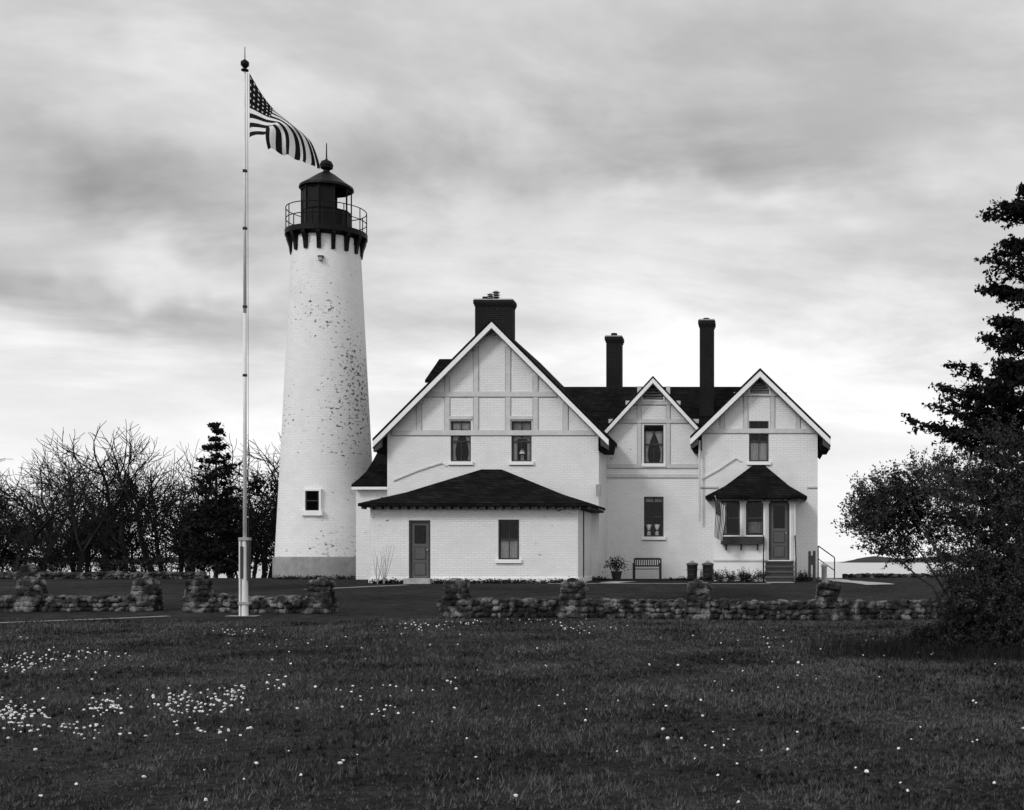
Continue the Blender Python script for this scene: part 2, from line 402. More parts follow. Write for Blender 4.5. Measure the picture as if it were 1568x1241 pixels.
def louver(uc,vt,vb,hw,D):
    xc=PX(uc,D); zt=PZ(vt,D); zb=PZ(vb,D); w=hw*D/F
    trim.prism([(xc,zt+.08),(xc-w-.08,zb+.15),(xc-w-.08,zb-.07),(xc+w+.08,zb-.07),(xc+w+.08,zb+.15)],D-.045,D+.01,'white')
    trim.prism([(xc,zt),(xc-w,zb+.15),(xc-w,zb),(xc+w,zb),(xc+w,zb+.15)],D-.05,D-.0455,'shade_dark')
    n=6
    for i in range(n):
        z=zb+(zt-zb)*(i+.15)/n; f=w*min(1,(zt-z)/(zt-zb-.15))*.95
        trim.solid([(xc-f,D-.10,z),(xc+f,D-.10,z),(xc+f,D-.10,z+.045),(xc-f,D-.10,z+.045)],[(xc-f,D-.05,z+.03),(xc+f,D-.05,z+.03),(xc+f,D-.05,z+.075),(xc-f,D-.05,z+.075)],'line')
louver(1000,585,612,15,D)
ry,rz=53.2,8.86
roof.slab([(-9,50.52,6.86),(-.1,50.52,6.86),(-.1,ry,rz),(-9,ry,rz)],.10,'roof')
roof.slab([(-9,ry,rz),(-.1,ry,rz),(-.1,56.9,rz-3.4),(-9,56.9,rz-3.4)],.15,'roof')
roof.box(mx1+.02,mpx2-1.9,50.2,50.5,6.66,6.84,'roof')
walls.poly([(-6.1,56.6,.5),(-2,56.6,.5),(-2,56.6,5.6),(-6.1,56.6,5.6)],'wall')

# --- right wing
D=48.8
rx0,rx1=PX(1072,D),PX(1252,D); px3=PX(1164,48.4); pk3=PZ(564,48.4); e3=PX(1057,48.4); e3r=PX(1272,48.4)
sl3=(pk3-PZ(668,48.4))/(px3-e3)
top3=lambda x: pk3-.22-abs(x-px3)*sl3
wr=(PX(1147,D),PX(1177,D),PZ(707,D),PZ(645,D))
wall_xz(walls,D,rx0,rx1,.5,top3,[px3],[wr],'wall')
walls.poly([(rx1,D,.5),(rx1,57,.5),(rx1,57,top3(rx1)),(rx1,D,top3(rx1))],'wall')
walls.poly([(rx0,D,.5),(rx0,57,.5),(rx0,57,top3(rx0)),(rx0,D,top3(rx0))],'wall')
walls.poly([(rx0,57,.5),(rx1,57,.5),(rx1,57,top3(rx1)),(px3,57,top3(px3)),(rx0,57,top3(rx0))],'wall')
window(wr,D,1)
for e in (e3,e3r):
    ze=pk3-abs(e-px3)*sl3
    roof.slab([(e,48.4,ze),(px3,48.4,pk3),(px3,57.3,pk3),(e,57.3,ze)],.16,'roof')
    rake(px3,pk3,e,sl3,48.4)
hstrip(1124,1205,604,D,.15); hstrip(1078,1248,660,D,.17)
for u in (1142,1183): vstrip(u,600,660,D,.15)
vstrip(1106,632,660,D,.15); vstrip(1222,632,660,D,.15)
louver(1163,579,603,14,D)
hstrip(1072,1100,746,D,.06,.03); hstrip(1236,1252,746,D,.06,.03)  # shadow line on the wing wall, drawn as thin trim strips

dx0=PX(662,55); dz=PZ(550,55)
roof.slab([(dx0+.05,53.6,dz-1.1),(mpx,53.6,dz-1.1),(mpx,55,dz),(dx0+.3,55,dz)],.12,'roof')
roof.slab([(dx0+.3,55,dz),(mpx,55,dz),(mpx,56.4,dz-1.1),(dx0+.05,56.4,dz-1.1)],.12,'roof')
roof.prism([(dx0+.2,dz-1.8),(mpx,dz-1.8),(mpx,dz-1.0),(dx0+.2,dz-1.0)],53.9,56.1,'roof')
roof.poly([(dx0+.05,53.6,dz-1.1),(dx0+.3,55,dz-.01),(dx0+.05,56.4,dz-1.1)],'roof')

def chimney(ua,ub,v,D,zb,pots=()):
    x0,x1=PX(ua,D),PX(ub,D); zt=PZ(v,D); dep=.7
    chims.box(x0+.06,x1-.06,D,D+dep,zb,zt-.28,'chim')
    chims.box(x0+.03,x1-.03,D-.03,D+dep+.03,zt-.28,zt-.2,'chim'); chims.box(x0,x1,D-.06,D+dep+.06,zt-.2,zt-.05,'chim')
    chims.box(x0+.02,x1-.02,D-.04,D+dep+.04,zt-.05,zt,'concrete')
    for (u,h,r,k) in pots:
        x=PX(u,D)
        if k=='pot': chims.tube((x,D+.35,zt),(x,D+.35,zt+h),r*1.1,r*.9,'black')
        else:
            chims.tube((x,D+.35,zt),(x,D+.35,zt+h),r*.7,r*.7,'black'); 
            for q in range(3): chims.tube((x,D+.35,zt+h*(.35+.25*q)),(x,D+.35,zt+h*(.42+.25*q)),r*1.3,r,'metal')
chimney(725,786,458,51.6,8.6,((740,.15,.12,'pot'),(748,.28,.11,'vent'),(757,.38,.13,'vent')))
chimney(926,953,514,54.0,7.5,((939,.15,.14,'pot'),))
chimney(1069,1095,489,51.3,6.6,((1081,.1,.14,'pot'),))

# --- front shed (hipped lean-to)
D=44.5
sx0,sx1=PX(567,D),PX(885,D); ez=PZ(771,44.05)
door=(PX(626,D),PX(659,D),PZ(886,D),PZ(797,D)); ws=(PX(763,D),PX(795,D),PZ(857,D),PZ(796,D))
wall_xz(walls,D,sx0,sx1,.5,lambda x:ez-.08,[],[door,ws],'wall')
walls.poly([(sx1,D,.5),(sx1,48.1,.5),(sx1,48.1,ez-.08),(sx1,D,ez-.08)],'wall')
walls.poly([(sx0,D,.5),(sx0,48.1,.5),(sx0,48.1,ez-.08),(sx0,D,ez-.08)],'wall')
window(ws,D,1)
trim.box(sx0-.05,door[0]-.02,D-.05,D+.01,.5,PZ(885,D),'white'); trim.box(door[1]+.02,sx1+.05,D-.05,D+.01,.5,PZ(885,D),'white')
trim.box(sx1-.01,sx1+.05,D+.02,48.1,.5,PZ(885,D),'white')
fl,fr=PX(548,44.05),PX(905,44.05); tz=5.06; ta,tb=PX(737,48.1),PX(768,48.1)
def hiproof(xl,xr,yf,ez,yw,tz,ta,tb,mid=.38,sag=.08,t=.10):
    ym=yf+(yw-yf)*mid; zm=ez+(tz-ez)*mid-sag; ml=xl+(ta-xl)*mid; mr=xr+(tb-xr)*mid
    roof.slab([(xl,yf,ez),(xr,yf,ez),(mr,ym,zm),(ml,ym,zm)],t,'roof')
    roof.slab([(ml,ym,zm),(mr,ym,zm),(tb,yw,tz),(ta,yw,tz)],t,'roof')
    roof.slab([(xl,yf,ez),(ml,ym,zm),(ml,yw,zm),(xl,yw,ez)],t,'roof')
    roof.slab([(ml,ym,zm),(ta,yw,tz),(ml,yw,zm)],t,'roof')
    roof.slab([(xr,yf,ez),(mr,ym,zm),(mr,yw,zm),(xr,yw,ez)],t,'roof')
    roof.slab([(mr,ym,zm),(tb,yw,tz),(mr,yw,zm)],t,'roof')
hiproof(fl,fr,44.05,ez,48.1,tz,ta,tb)
x=fl+.1
while x<fr-.1:
    trim.box(x,x+.07,44.09,44.5,ez-.19,ez-.102,'frame'); x+=.3
y=44.3
while y<48:
    trim.box(sx1,fr-.04,y,y+.07,ez-.19,ez-.102,'frame'); y+=.3
def doorleaf(o,y,mat='door',glass=.33):
    x0,x1,z0,z1=o; w=.07
    doors.box(x0,x0+w,y+.04,y+.12,z0,z1,'frame'); doors.box(x1-w,x1,y+.04,y+.12,z0,z1,'frame'); doors.box(x0+w,x1-w,y+.042,y+.12,z1-w,z1,'frame')
    a,c=x0+w,x1-w; H=z1-w-z0; zg0=z1-w-.1-H*glass; zg1=z1-w-.1
    yb=y+.09
    doors.box(a,c,yb,yb+.05,z0,zg0,mat); doors.box(a,c,yb,yb+.05,zg1,z1-w,mat)
    doors.box(a,a+.1,yb,yb+.05,zg0,zg1,mat); doors.box(c-.1,c,yb,yb+.05,zg0,zg1,mat)
    doors.poly([(a+.1,yb+.03,zg0),(c-.1,yb+.03,zg0),(c-.1,yb+.03,zg1),(a+.1,yb+.03,zg1)],'glass')
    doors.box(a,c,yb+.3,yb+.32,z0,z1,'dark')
    n=2; ph=(zg0-z0-.1)/n
    for i in range(n):
        za=z0+.1+i*ph; 
        doors.box(a+.1,c-.1,yb-.012,yb+.002,za,za+ph-.1,'frame'); doors.box(a+.13,c-.13,yb-.02,yb-.0125,za+.03,za+ph-.13,mat)
    doors.tube((c-.05,yb-.06,z0+1.0),(c-.05,yb+.01,z0+1.0),.03,.03,'metal')
doorleaf(door,44.5)
doors.box(door[0]-.08,door[1]+.08,44.1,44.62,.6,PZ(886,44.5)-.003,'concrete')

# --- passage to tower
Dp=49.4
pxl=PX(545,Dp); pz0=PZ(745,Dp)
walls.box(pxl,mx0-.003,Dp,52.5,.5,pz0,'wall')
el=PX(538,Dp-.3)
prof_=[(el,PZ(742,Dp-.3)),(PX(548,Dp),PZ(733,Dp)),(PX(556,Dp),PZ(721,Dp)),(PX(562,Dp),PZ(707,Dp)),(PX(568,Dp),PZ(691,Dp))]
yy=[Dp-.3,Dp+.1,Dp+.4,Dp+.6,Dp+.8]
for i in range(4):
    (xa,za),(xb,zb)=prof_[i],prof_[i+1]; ya,yb=yy[i],yy[i+1]
    roof.slab([(xa,ya,za),(mx0,ya,za),(mx0,yb,zb),(xb,yb,zb)],.09,'roof')
    roof.slab([(xa,ya,za),(xb,yb,zb),(xb,52.2-yb+Dp,zb),(xa,52.8,za)],.09,'roof')
trim.box(el,mx0-.003,Dp-.31,Dp-.3,prof_[0][1]-.2,prof_[0][1]-.095,'white')
roof.poly([(prof_[4][0],yy[4],prof_[4][1]),(mx0,yy[4],prof_[4][1]),(mx0,51.4,prof_[4][1]),(prof_[4][0],51.4,prof_[4][1])],'roof')

# --- porch
D=47.0; xa,xb=PX(1093,D),PX(1218,D); fz=PZ(858,D); pe=PZ(760,46.6)
o1=(PX(1104,D),PX(1133,D),PZ(820,D),PZ(767,D)); o2=(PX(1142,D),PX(1169,D),PZ(820,D),PZ(767,D)); o3=(PX(1177,D),PX(1209,D),fz,PZ(767,D))
wall_xz(porch,D,xa,xb,.5,lambda x:pe-.1,[],[o1,o2,o3],'white',rev=.06)
for xx in (xa,xb): porch.poly([(xx,D,.5),(xx,48.8,.5),(xx,48.8,pe-.1),(xx,D,pe-.1)],'white')
for o in (o1,o2):
    x0,x1,z0,z1=o
    wins.box(x0,x0+.06,D+.03,D+.09,z0,z1,'frame'); wins.box(x1-.06,x1,D+.03,D+.09,z0,z1,'frame'); wins.box(x0+.06,x1-.06,D+.03,D+.088,z1-.06,z1,'frame'); wins.box(x0+.06,x1-.06,D+.03,D+.088,z0,z0+.06,'frame')
    wins.box(x0+.06,x1-.06,D+.04,D+.08,(z0+z1)/2-.02,(z0+z1)/2+.02,'frame')
    wins.poly([(x0+.05,D+.07,z0),(x1-.05,D+.07,z0),(x1-.05,D+.07,z1),(x0+.05,D+.07,z1)],'glass')
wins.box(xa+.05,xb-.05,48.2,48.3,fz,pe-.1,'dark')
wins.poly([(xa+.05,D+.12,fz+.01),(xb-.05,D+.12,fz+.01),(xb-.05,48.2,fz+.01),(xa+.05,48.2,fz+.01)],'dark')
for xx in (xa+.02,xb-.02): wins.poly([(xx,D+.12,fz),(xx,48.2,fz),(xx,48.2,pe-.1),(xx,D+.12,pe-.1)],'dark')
curtain(wins,o1[0],o1[0]+.2,o1[2],o1[3],D+.2,'curtain',3); curtain(wins,o2[0]+.1,o2[1],o2[2]+.1,o2[2]+.5,D+.3,'curtain2',5)
doorleaf((o3[0],o3[1],o3[2],o3[3]),D-.02,'door',.4)
for u in (1096,1138,1173,1213):
    x=PX(u,D); porch.box(x-.045,x+.045,D-.05,D-.002,fz if u>1140 else o1[2],pe-.1,'trim')
    porch.prism([(x-.045,pe-.12),(x-.2,pe-.12),(x-.045,pe-.35)],D-.04,D-.01,'trim'); porch.prism([(x+.045,pe-.12),(x+.2,pe-.12),(x+.045,pe-.35)],D-.04,D-.01,'trim')
porch.box(xa-.02,PX(1170,D),D-.035,D-.003,fz-.05,fz+.02,'trim')
porch.box(PX(1104,D),PX(1168,D),46.72,46.94,PZ(834,D),PZ(822,D),'wood')
for u in (1112,1135,1160): porch.prism([(PX(u,D)-.03,PZ(834,D)),(PX(u,D)+.03,PZ(834,D)),(PX(u,D)+.03,PZ(843,D)),(PX(u,D)-.03,PZ(843,D))],46.85,46.95,'wood')
hiproof(PX(1080,46.6),PX(1236,46.6),46.6,pe,48.8,PZ(712,48.8),-.28,.12,.4,.1)
x=PX(1080,46.6)+.05
while x<PX(1236,46.6)-.1:
    porch.box(x,x+.05,46.63,47,pe-.17,pe-.102,'frame'); x+=.22
for i in range(4):
    z1=fz-.03-i*.185; ya=46.9-.28*i
    porch.box(PX(1170,46.5)+.02,PX(1216,46.5),ya-.3,47,z1-.05,z1,'door')
    porch.box(PX(1170,46.5)+.05,PX(1216,46.5)-.03,ya-.26,46.99,z1-.19,z1-.052,'frame')
for x in (PX(1169,46.5),PX(1218,46.5)):
    porch.tube((x,45.85,.8),(x,45.85,1.7),.025,.025,'black'); porch.tube((x,45.85,1.7),(x,46.95,fz+.9),.022,.022,'black')
porch.tube((2.22,49.5,2.2),(2.85,49.5,1.75),.022,.022,'black'); porch.tube((2.85,49.5,1.75),(2.85,49.5,.8),.022,.022,'black'); porch.tube((2.22,49.5,1.7),(2.85,49.5,1.25),.018,.018,'black'); porch.tube((2.22,49.5,2.2),(2.22,49.5,.8),.022,.022,'black')
for (u,D_,va,vb) in ((925,50.3,675,888),(1071,48.6,675,800),(893,45.8,780,888)):
    x=PX(u,D_); trim.tube((x,D_,PZ(va,D_)),(x,D_,PZ(vb,D_)),.04,.04,'trim' if u!=893 else 'frame',8)
trim.box(PX(912,47.7),PX(919,47.7),47.8,48.0,PZ(760,47.8),PZ(742,47.8),'metal')
for mb,n in ((walls,'walls'),(roof,'roof'),(trim,'trim_and_timbering'),(wins,'windows'),(doors,'doors'),(chims,'chimneys'),(porch,'porch')):
    o=mb.build(n); o.parent=house; o.location=(6,-50,-.8)

# ---------------------------------------------------------------- tower
TX,TY=PX(500,52),52.0
tower=empty('lighthouse_tower',(TX,TY,.9))
def tb_(mb,name,smooth=False):
    o=mb.build(name,None,smooth,origin=(TX,TY,.9)); o.parent=tower; o.location=(0,0,0); return o
def rt(z): return 1.335+(2.02-1.335)*(14.2-z)/(14.2-.94)
b=MB(); b.lathe([(rt(z),z) for z in np.linspace(1.75,14.75,30)],TX,TY,'tower',96)
o=tb_(b,'shaft',True)
b=MB(); b.lathe([(2.08,.3),(2.05,1.72),(2.0,1.78),(1.9,1.79)],TX,TY,'found',96); tb_(b,'foundation',True)
b=MB()
b.lathe([(1.36,14.62),(1.52,14.72),(1.6,14.72),(1.6,14.93),(1.2,14.95)],TX,TY,'black',48)
nb=16
for i in range(nb):
    a=2*math.pi*(i+.3)/nb; ca,sa=math.cos(a),math.sin(a); wd=.075
    pr=[(1.33,14.0),(1.42,14.02),(1.46,14.3),(1.57,14.62),(1.57,14.74),(1.3,14.74)]
    f=lambda r,z,sg:(TX+r*ca-sa*wd*sg,TY+r*sa+ca*wd*sg,z)
    b.solid([f(r,z,-1) for r,z in pr],[f(r,z,1) for r,z in pr],'black')
tb_(b,'gallery_deck')
b=MB()
for i in range(12):
    a=2*math.pi*(i+.45)/12; x,y=TX+1.56*math.cos(a),TY+1.56*math.sin(a)
    b.tube((x,y,14.9),(x,y,15.85),.022,.022,'black',6); 
for z in (15.83,15.38):
    for i in range(48):
        a,c=2*math.pi*i/48,2*math.pi*(i+1)/48
        b.tube((TX+1.56*math.cos(a),TY+1.56*math.sin(a),z),(TX+1.56*math.cos(c),TY+1.56*math.sin(c),z),.02,.02,'black',6)
tb_(b,'gallery_railing')
b=MB(); face=math.atan2(-TY,-TX); n=10; R=.96
for i in range(n):
    a0=face+math.radians(36*i-18); a1=a0+math.radians(36); rel=36*i
    P=lambda a,r,z:(TX+r*math.cos(a),TY+r*math.sin(a),z)
    b.poly([P(a0,R,14.93),P(a1,R,14.93),P(a1,R,15.75),P(a0,R,15.75)],'black')
    open_=rel in (36,72,108,144)
    if not open_: b.poly([P(a0,R-.03,15.75),P(a1,R-.03,15.75),P(a1,R-.03,16.7),P(a0,R-.03,16.7)],'black')
    b.tube(P(a0,R,14.93),P(a0,R,16.75),.03,.03,'black',6)
    for z in (15.75,16.65): b.tube(P(a0,R,z),P(a1,R,z),.03,.03,'black',6)
    b.tube(P((a0+a1)/2,R*.955,14.95),P((a0+a1)/2,R*.955,15.72),.015,.015,'black',6)
b.lathe([(.3,15.7),(.42,16.0),(.42,16.4),(.25,16.7)],TX,TY,'dark',20)
b.lathe([(.95,15.7),(.96,15.74),(.1,15.75)],TX,TY,'black',10,face-math.radians(18))
tb_(b,'lantern_room')
b=MB(); b.lathe([(.9,16.66),(1.07,16.7),(1.05,16.8),(.75,17.0),(.35,17.3),(.14,17.42),(.12,17.5),(.24,17.56),(.27,17.7),(.2,17.84),(.08,17.9),(.03,17.96),(.02,18.55),(.005,18.62)],TX,TY,'black',30)
tb_(b,'lantern_roof_and_vent')
b=MB(); Dw=TY-rt(4)-.02; xw=PX(478.5,Dw); z0,z1=PZ(782,Dw),PZ(752,Dw); hw=.27
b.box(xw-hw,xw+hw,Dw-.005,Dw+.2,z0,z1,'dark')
b.box(xw-hw-.07,xw-hw,Dw-.05,Dw+.3,z0,z1,'white'); b.box(xw+hw,xw+hw+.07,Dw-.05,Dw+.3,z0,z1,'white')
b.box(xw-hw-.08,xw+hw+.08,Dw-.055,Dw+.3,z1,z1+.08,'white'); b.box(xw-hw-.14,xw+hw+.14,Dw-.12,Dw+.3,z0-.2,z0-.002,'white')
b.box(xw-hw,xw+hw,Dw-.03,Dw-.006,(z0+z1)/2-.02,(z0+z1)/2+.02,'frame'); b.box(xw-hw,xw-hw+.05,Dw-.028,Dw-.006,z0,z1,'frame'); b.box(xw+hw-.05,xw+hw,Dw-.028,Dw-.006,z0,z1,'frame')
tb_(b,'window')
b=MB(); z=PZ(393,50.6); x=PX(491,50.6); b.box(x-.1,x+.1,50.55,50.9,z-.04,z+.04,'frame'); b.box(x-.07,x+.07,50.5,50.7,z-.16,z-.04,'metal'); tb_(b,'flood_lamp')

# ---------------------------------------------------------------- flagpole + flag
FX,FY=PX(375,32),32.0; gzf=float(gz(FX,FY))
pole=empty('flagpole',(FX,FY,gzf))
def pb(mb,name,smooth=False):
    o=mb.build(name,None,smooth,origin=(FX,FY,gzf)); o.parent=pole; o.location=(0,0,0); return o
b=MB(); zt=PZ(110,32)
b.tube((FX,FY,gzf+1.9),(FX,FY,PZ(480,32)),.048,.040,'polewhite',16); b.tube((FX,FY,PZ(480,32)),(FX,FY,zt),.040,.024,'polewhite',16)
for v in (262,350,470,575): b.tube((FX,FY,PZ(v,32)-.03),(FX,FY,PZ(v,32)+.03),.055,.055,'frame',12)
pb(b,'pole',True)
b=MB(); b.tube((FX,FY,gzf-.05),(FX,FY,gzf+1.95),.085,.06,'polewhite',16)
b.box(FX-.125,FX-.088,FY-.07,FY+.07,gzf-.05,gzf+1.93,'polewhite'); b.box(FX+.085,FX+.125,FY-.07,FY+.07,gzf+.9,gzf+1.93,'frame')
b.box(FX-.13,FX+.13,FY-.09,FY+.09,gzf+1.9,gzf+1.97,'metal'); b.box(FX-.14,FX+.14,FY-.1,FY+.1,gzf+.3,gzf+.36,'metal'); b.box(FX-.08,FX-.02,FY-.1,FY-.07,gzf+.95,gzf+1.75,'frame')
pb(b,'base_tabernacle')
b=MB(); b.lathe([(.03,zt),(.09,zt+.02),(.09,zt+.05),(.03,zt+.07),(.05,zt+.1),(.1,zt+.16),(.1,zt+.24),(.04,zt+.29),(.012,zt+.31),(.008,zt+.62)],FX,FY,'black',20); pb(b,'finial',True)
b=MB(); b.tube((FX+.11,FY-.05,gzf+1.4),(FX+.09,FY-.05,zt-.05),.006,.006,'frame',6); pb(b,'halyard')
def flagmat():
    m,nt,bs=newmat('flag_cloth'); bs.inputs['Roughness'].default_value=.8; bs.inputs['Specular IOR Level'].default_value=.1
    uv=nt.nodes.new('ShaderNodeUVMap'); uv.uv_map='UVMap'; x,y,z=sepxyz(nt,uv.outputs[0])
    st=math_(nt,'LESS_THAN',math_(nt,'FRACT',math_(nt,'MULTIPLY',y,6.5)),.5)
    col=mixc(nt,st,.82,.012)
    inc=math_(nt,'MULTIPLY',math_(nt,'LESS_THAN',x,.38),math_(nt,'LESS_THAN',y,7/13))
    gx=math_(nt,'MULTIPLY',x,6/.38); gy=math_(nt,'MULTIPLY',y,5/(7/13))
    fx=math_(nt,'SUBTRACT',math_(nt,'FRACT',gx),.5); fy=math_(nt,'SUBTRACT',math_(nt,'FRACT',gy),.5)
    d=math_(nt,'ADD',math_(nt,'MULTIPLY',fx,fx),math_(nt,'MULTIPLY',fy,fy))
    star=math_(nt,'LESS_THAN',d,.035)
    cant=mixc(nt,star,.006,.6)
    col=mixc(nt,inc,col,cant)
    tr=nt.nodes.new('ShaderNodeBsdfTranslucent'); link(nt,col,tr.inputs[0]); link(nt,col,bs.inputs['Base Color'])
    mx=nt.nodes.new('ShaderNodeMixShader'); mx.inputs[0].default_value=.3; link(nt,bs.outputs[0],mx.inputs[1]); link(nt,tr.outputs[0],mx.inputs[2])
    link(nt,mx.outputs[0],nt.nodes['Material Output'].inputs[0]); return m
M['flag']=flagmat()
def make_flag(name,parent,org,pathfn,nu=60,nv=52):
    V=[];Fc=[];UV=[]
    for j in range(nv+1):
        for i in range(nu+1):
            V.append(pathfn(i/nu,j/nv)); UV.append((i/nu,j/nv))
    for j in range(nv):
        for i in range(nu):
            k=j*(nu+1)+i; Fc.append((k,k+1,k+nu+2,k+nu+1))
    me=bpy.data.meshes.new(name); me.from_pydata([tuple(Vector(v)-Vector(org)) for v in V],[],Fc); ul=me.uv_layers.new(name='UVMap')
    for l in me.loops: ul.data[l.index].uv=UV[l.vertex_index]
    me.polygons.foreach_set('use_smooth',[True]*len(Fc)); me.materials.append(M['flag'])
    o=bpy.data.objects.new(name,me); COL.objects.link(o)
    if parent: o.parent=parent
    return o
def cr(pts,t):
    n=len(pts)-1; f=min(t*n,n-1e-6); i=int(f); f-=i
    p=lambda k: np.array(pts[max(0,min(n,k))],float)
    a,b_,c,d=p(i-1),p(i),p(i+1),p(i+2)
    return .5*((2*b_)+(-a+c)*f+(2*a-5*b_+4*c-d)*f*f+(-a+3*b_-3*c+d)*f**3)
top=[(382,112),(400,143),(424,172),(454,198),(480,222),(496,264)]
mid=[(382,162),(401,173),(422,185),(446,198),(462,216),(468,256)]
bot=[(382,212),(397,212),(412,213),(425,214),(431,222),(433,247)]
def flagp(s_,t):
    T,Mi,B=cr(top,s_),cr(mid,s_),cr(bot,s_)
    p=T*(1-t)*(1-2*t)+Mi*4*t*(1-t)+B*t*(2*t-1)
    rip=math.sin(s_*9-t*2.5+.5)*.13*min(1,s_*3)+math.sin(s_*21+t*5)*.05*s_+math.sin(t*22+s_*4)*.08*max(0,s_-.45)*2
    p=p+np.array([0,3.0])*math.sin(t*26)*max(0,s_-.8)*4*.6
    Dd=32-.25*s_+rip-.9*t*s_
    return (PX(p[0],32),Dd,PZ(p[1],32))
make_flag('flag',pole,(FX,FY,gzf),flagp)
po=(PX(1099,46.4),46.4,PZ(768,46.4))
pf=empty('porch_flag',po)
b=MB(); b.tube((PX(1104,47),46.98,PZ(790,47)),(PX(1095,46.2),46.1,PZ(760,46.2)),.016,.014,'polewhite',8); o=b.build('staff',None,False,origin=po); o.parent=pf; o.location=(0,0,0)
def pfl(s_,t):
    x=PX(1094,46.2)+(t*.40+.05*s_)*(1-.25*s_)+.03*math.sin(s_*5); y=46.15+.04*math.sin(t*11+s_*2)
    return (x,y,PZ(766,46.2)-s_*1.35-t*.22*(1-s_*.3))
make_flag('cloth',pf,po,pfl,30,30)

# ---------------------------------------------------------------- stone walls
def ico_templates(n=10):
    out=[]
    for k in range(n):
        bm=bmesh.new(); bmesh.ops.create_icosphere(bm,subdivisions=2,radius=1)
        for v in bm.verts:
            p=v.co.copy(); d=1+.28*mnoise.noise(p*1.1+Vector((k*7.3,0,0)))+.08*mnoise.noise(p*3+Vector((k,5,0)))
            p=Vector([math.copysign(abs(c)**.75,c) for c in p]); v.co=p*d
        V=np.array([v.co[:] for v in bm.verts]); Fc=np.array([[v.index for v in f.verts] for f in bm.faces]); bm.free(); out.append((V,Fc))
    return out
ICO=ico_templates()
def stones_mesh(name,items,parent=None,mat='stone'):
    VV=[];FF=[];k=0
    for (c,sc,rz_,tl) in items:
        V,Fc=ICO[rng.integers(len(ICO))]; V=V*np.array(sc); ca,sa=math.cos(rz_),math.sin(rz_)
        til=rng.uniform(-tl,tl); ct,st_=math.cos(til),math.sin(til)
        x=V[:,0]*ct-V[:,2]*st_; z=V[:,0]*st_+V[:,2]*ct; y=V[:,1]
        V=np.stack([x*ca-y*sa+c[0],x*sa+y*ca+c[1],z+c[2]],1); VV.append(V); FF.append(Fc+k); k+=len(V)
    return fast(name,np.concatenate(VV),np.concatenate(FF),mat,parent,smooth=False)
def stone_wall(p0,p1,h,piers=(),pierh=.90,ss=1.0,thick=.42):
    e=empty('stone_wall',(0,0,0)); items=[]; core=MB()
    L=math.hypot(p1[0]-p0[0],p1[1]-p0[1]); dx,dy=(p1[0]-p0[0])/L,(p1[1]-p0[1])/L; ang=math.atan2(dy,dx)
    pt=lambda a,o:(p0[0]+dx*a-dy*o,p0[1]+dy*a+dx*o)
    nseg=max(2,int(L/.7))
    def hloc(a):
        v=h*(1+.06*mnoise.noise(Vector((a*.7,p0[0],0))))
        ps=sorted(piers)
        for q,r in zip(ps[:-1],ps[1:]):
            if q<a<r: v*=1.10-.16*math.sin(math.pi*(a-q)/(r-q))
        return v
    for i in range(nseg):
        a,c=L*i/nseg,L*(i+1)/nseg
        q=[pt(a,-thick/2+.06),pt(c,-thick/2+.06),pt(c,thick/2-.06),pt(a,thick/2-.06)]
        z0=[float(gz(*w)) for w in q]; hh=hloc((a+c)/2)
        core.solid([(w[0],w[1],z-.1) for w,z in zip(q,z0)],[(w[0],w[1],z+hh*.84) for w,z in zip(q,z0)],'mortar')
    rows=max(2,int(round(h/(.14*ss))))
    for side in (-1,1):
        for r in range(rows):
            a=rng.uniform(0,.1)
            while a<L:
                w=rng.uniform(.06,.17)*ss; o=side*(thick/2-.08)+rng.uniform(-.02,.02)
                x,y=pt(a+w*.9,o); hh=hloc(a); z=float(gz(x,y))+hh*(r+.5)/rows*.9+rng.uniform(-.028,.028)
                items.append(((x,y,z),(w,rng.uniform(.09,.12),hh/rows*rng.uniform(.42,.62)),ang+rng.uniform(-.12,.12),.32)); a+=w*1.8
    a=0
    while a<L:
        w=rng.uniform(.08,.19)*ss; x,y=pt(a+w*.9,rng.uniform(-.03,.03)); hh=hloc(a)
        items.append(((x,y,float(gz(x,y))+hh*.93+rng.uniform(-.016,.016)),(w,.19,rng.uniform(.045,.085)*ss),ang+rng.uniform(-.12,.12),.18)); a+=w*1.75
    for a in piers:
        x0,y0=pt(a,0); z0=float(gz(x0,y0)); w=.25
        core.prism([(x0-w,z0-.1),(x0+w,z0-.1),(x0+w*.72,z0+pierh-.12),(x0-w*.72,z0+pierh-.12)],y0-w*.8,y0+w*.8,'mortar')
        nr=6
        for r in range(nr):
            z=z0+.06+(pierh-.16)*r/(nr-1); ww=w*(1.1-.32*r/nr)
            for fx,fy in ((0,-1),(0,1),(-1,0),(1,0)):
                t=-1+rng.uniform(0,.2)
                while t<1:
                    s1=rng.uniform(.38,.8)
                    cx_=(t+s1/2)*ww if fx==0 else fx*ww*.90; cy_=(t+s1/2)*ww if fy==0 else fy*ww*.90
                    items.append(((x0+cx_,y0+cy_,z+rng.uniform(-.025,.025)),(s1*ww*.58+.02,.075,rng.uniform(.065,.10)),0 if fx==0 else math.pi/2,.3)); t+=s1
        for q in range(4): items.append(((x0+(-.1,.1,-.02,.03)[q]+rng.uniform(-.03,.03),y0+(-.08,-.06,.1,0)[q],z0+pierh-.06+(q==3)*.06),(.13,.12,.06),rng.uniform(0,3),.15))
    stones_mesh('stones',items,e); o=core.build('mortar_core'); o.parent=e
def W(u,D): return (PX(u,D),D)
def seglen(p,q): return math.hypot(p[0]-q[0],p[1]-q[1])
a,c=W(672,31.3),W(1640,30.6); stone_wall(a,c,.44,[seglen(a,W(u,31)) for u in (685,874,1069,1267)])
a,c=W(296,33.6),W(492,33.2); stone_wall(a,c,.42,[.12,seglen(a,c)-.05],.86)
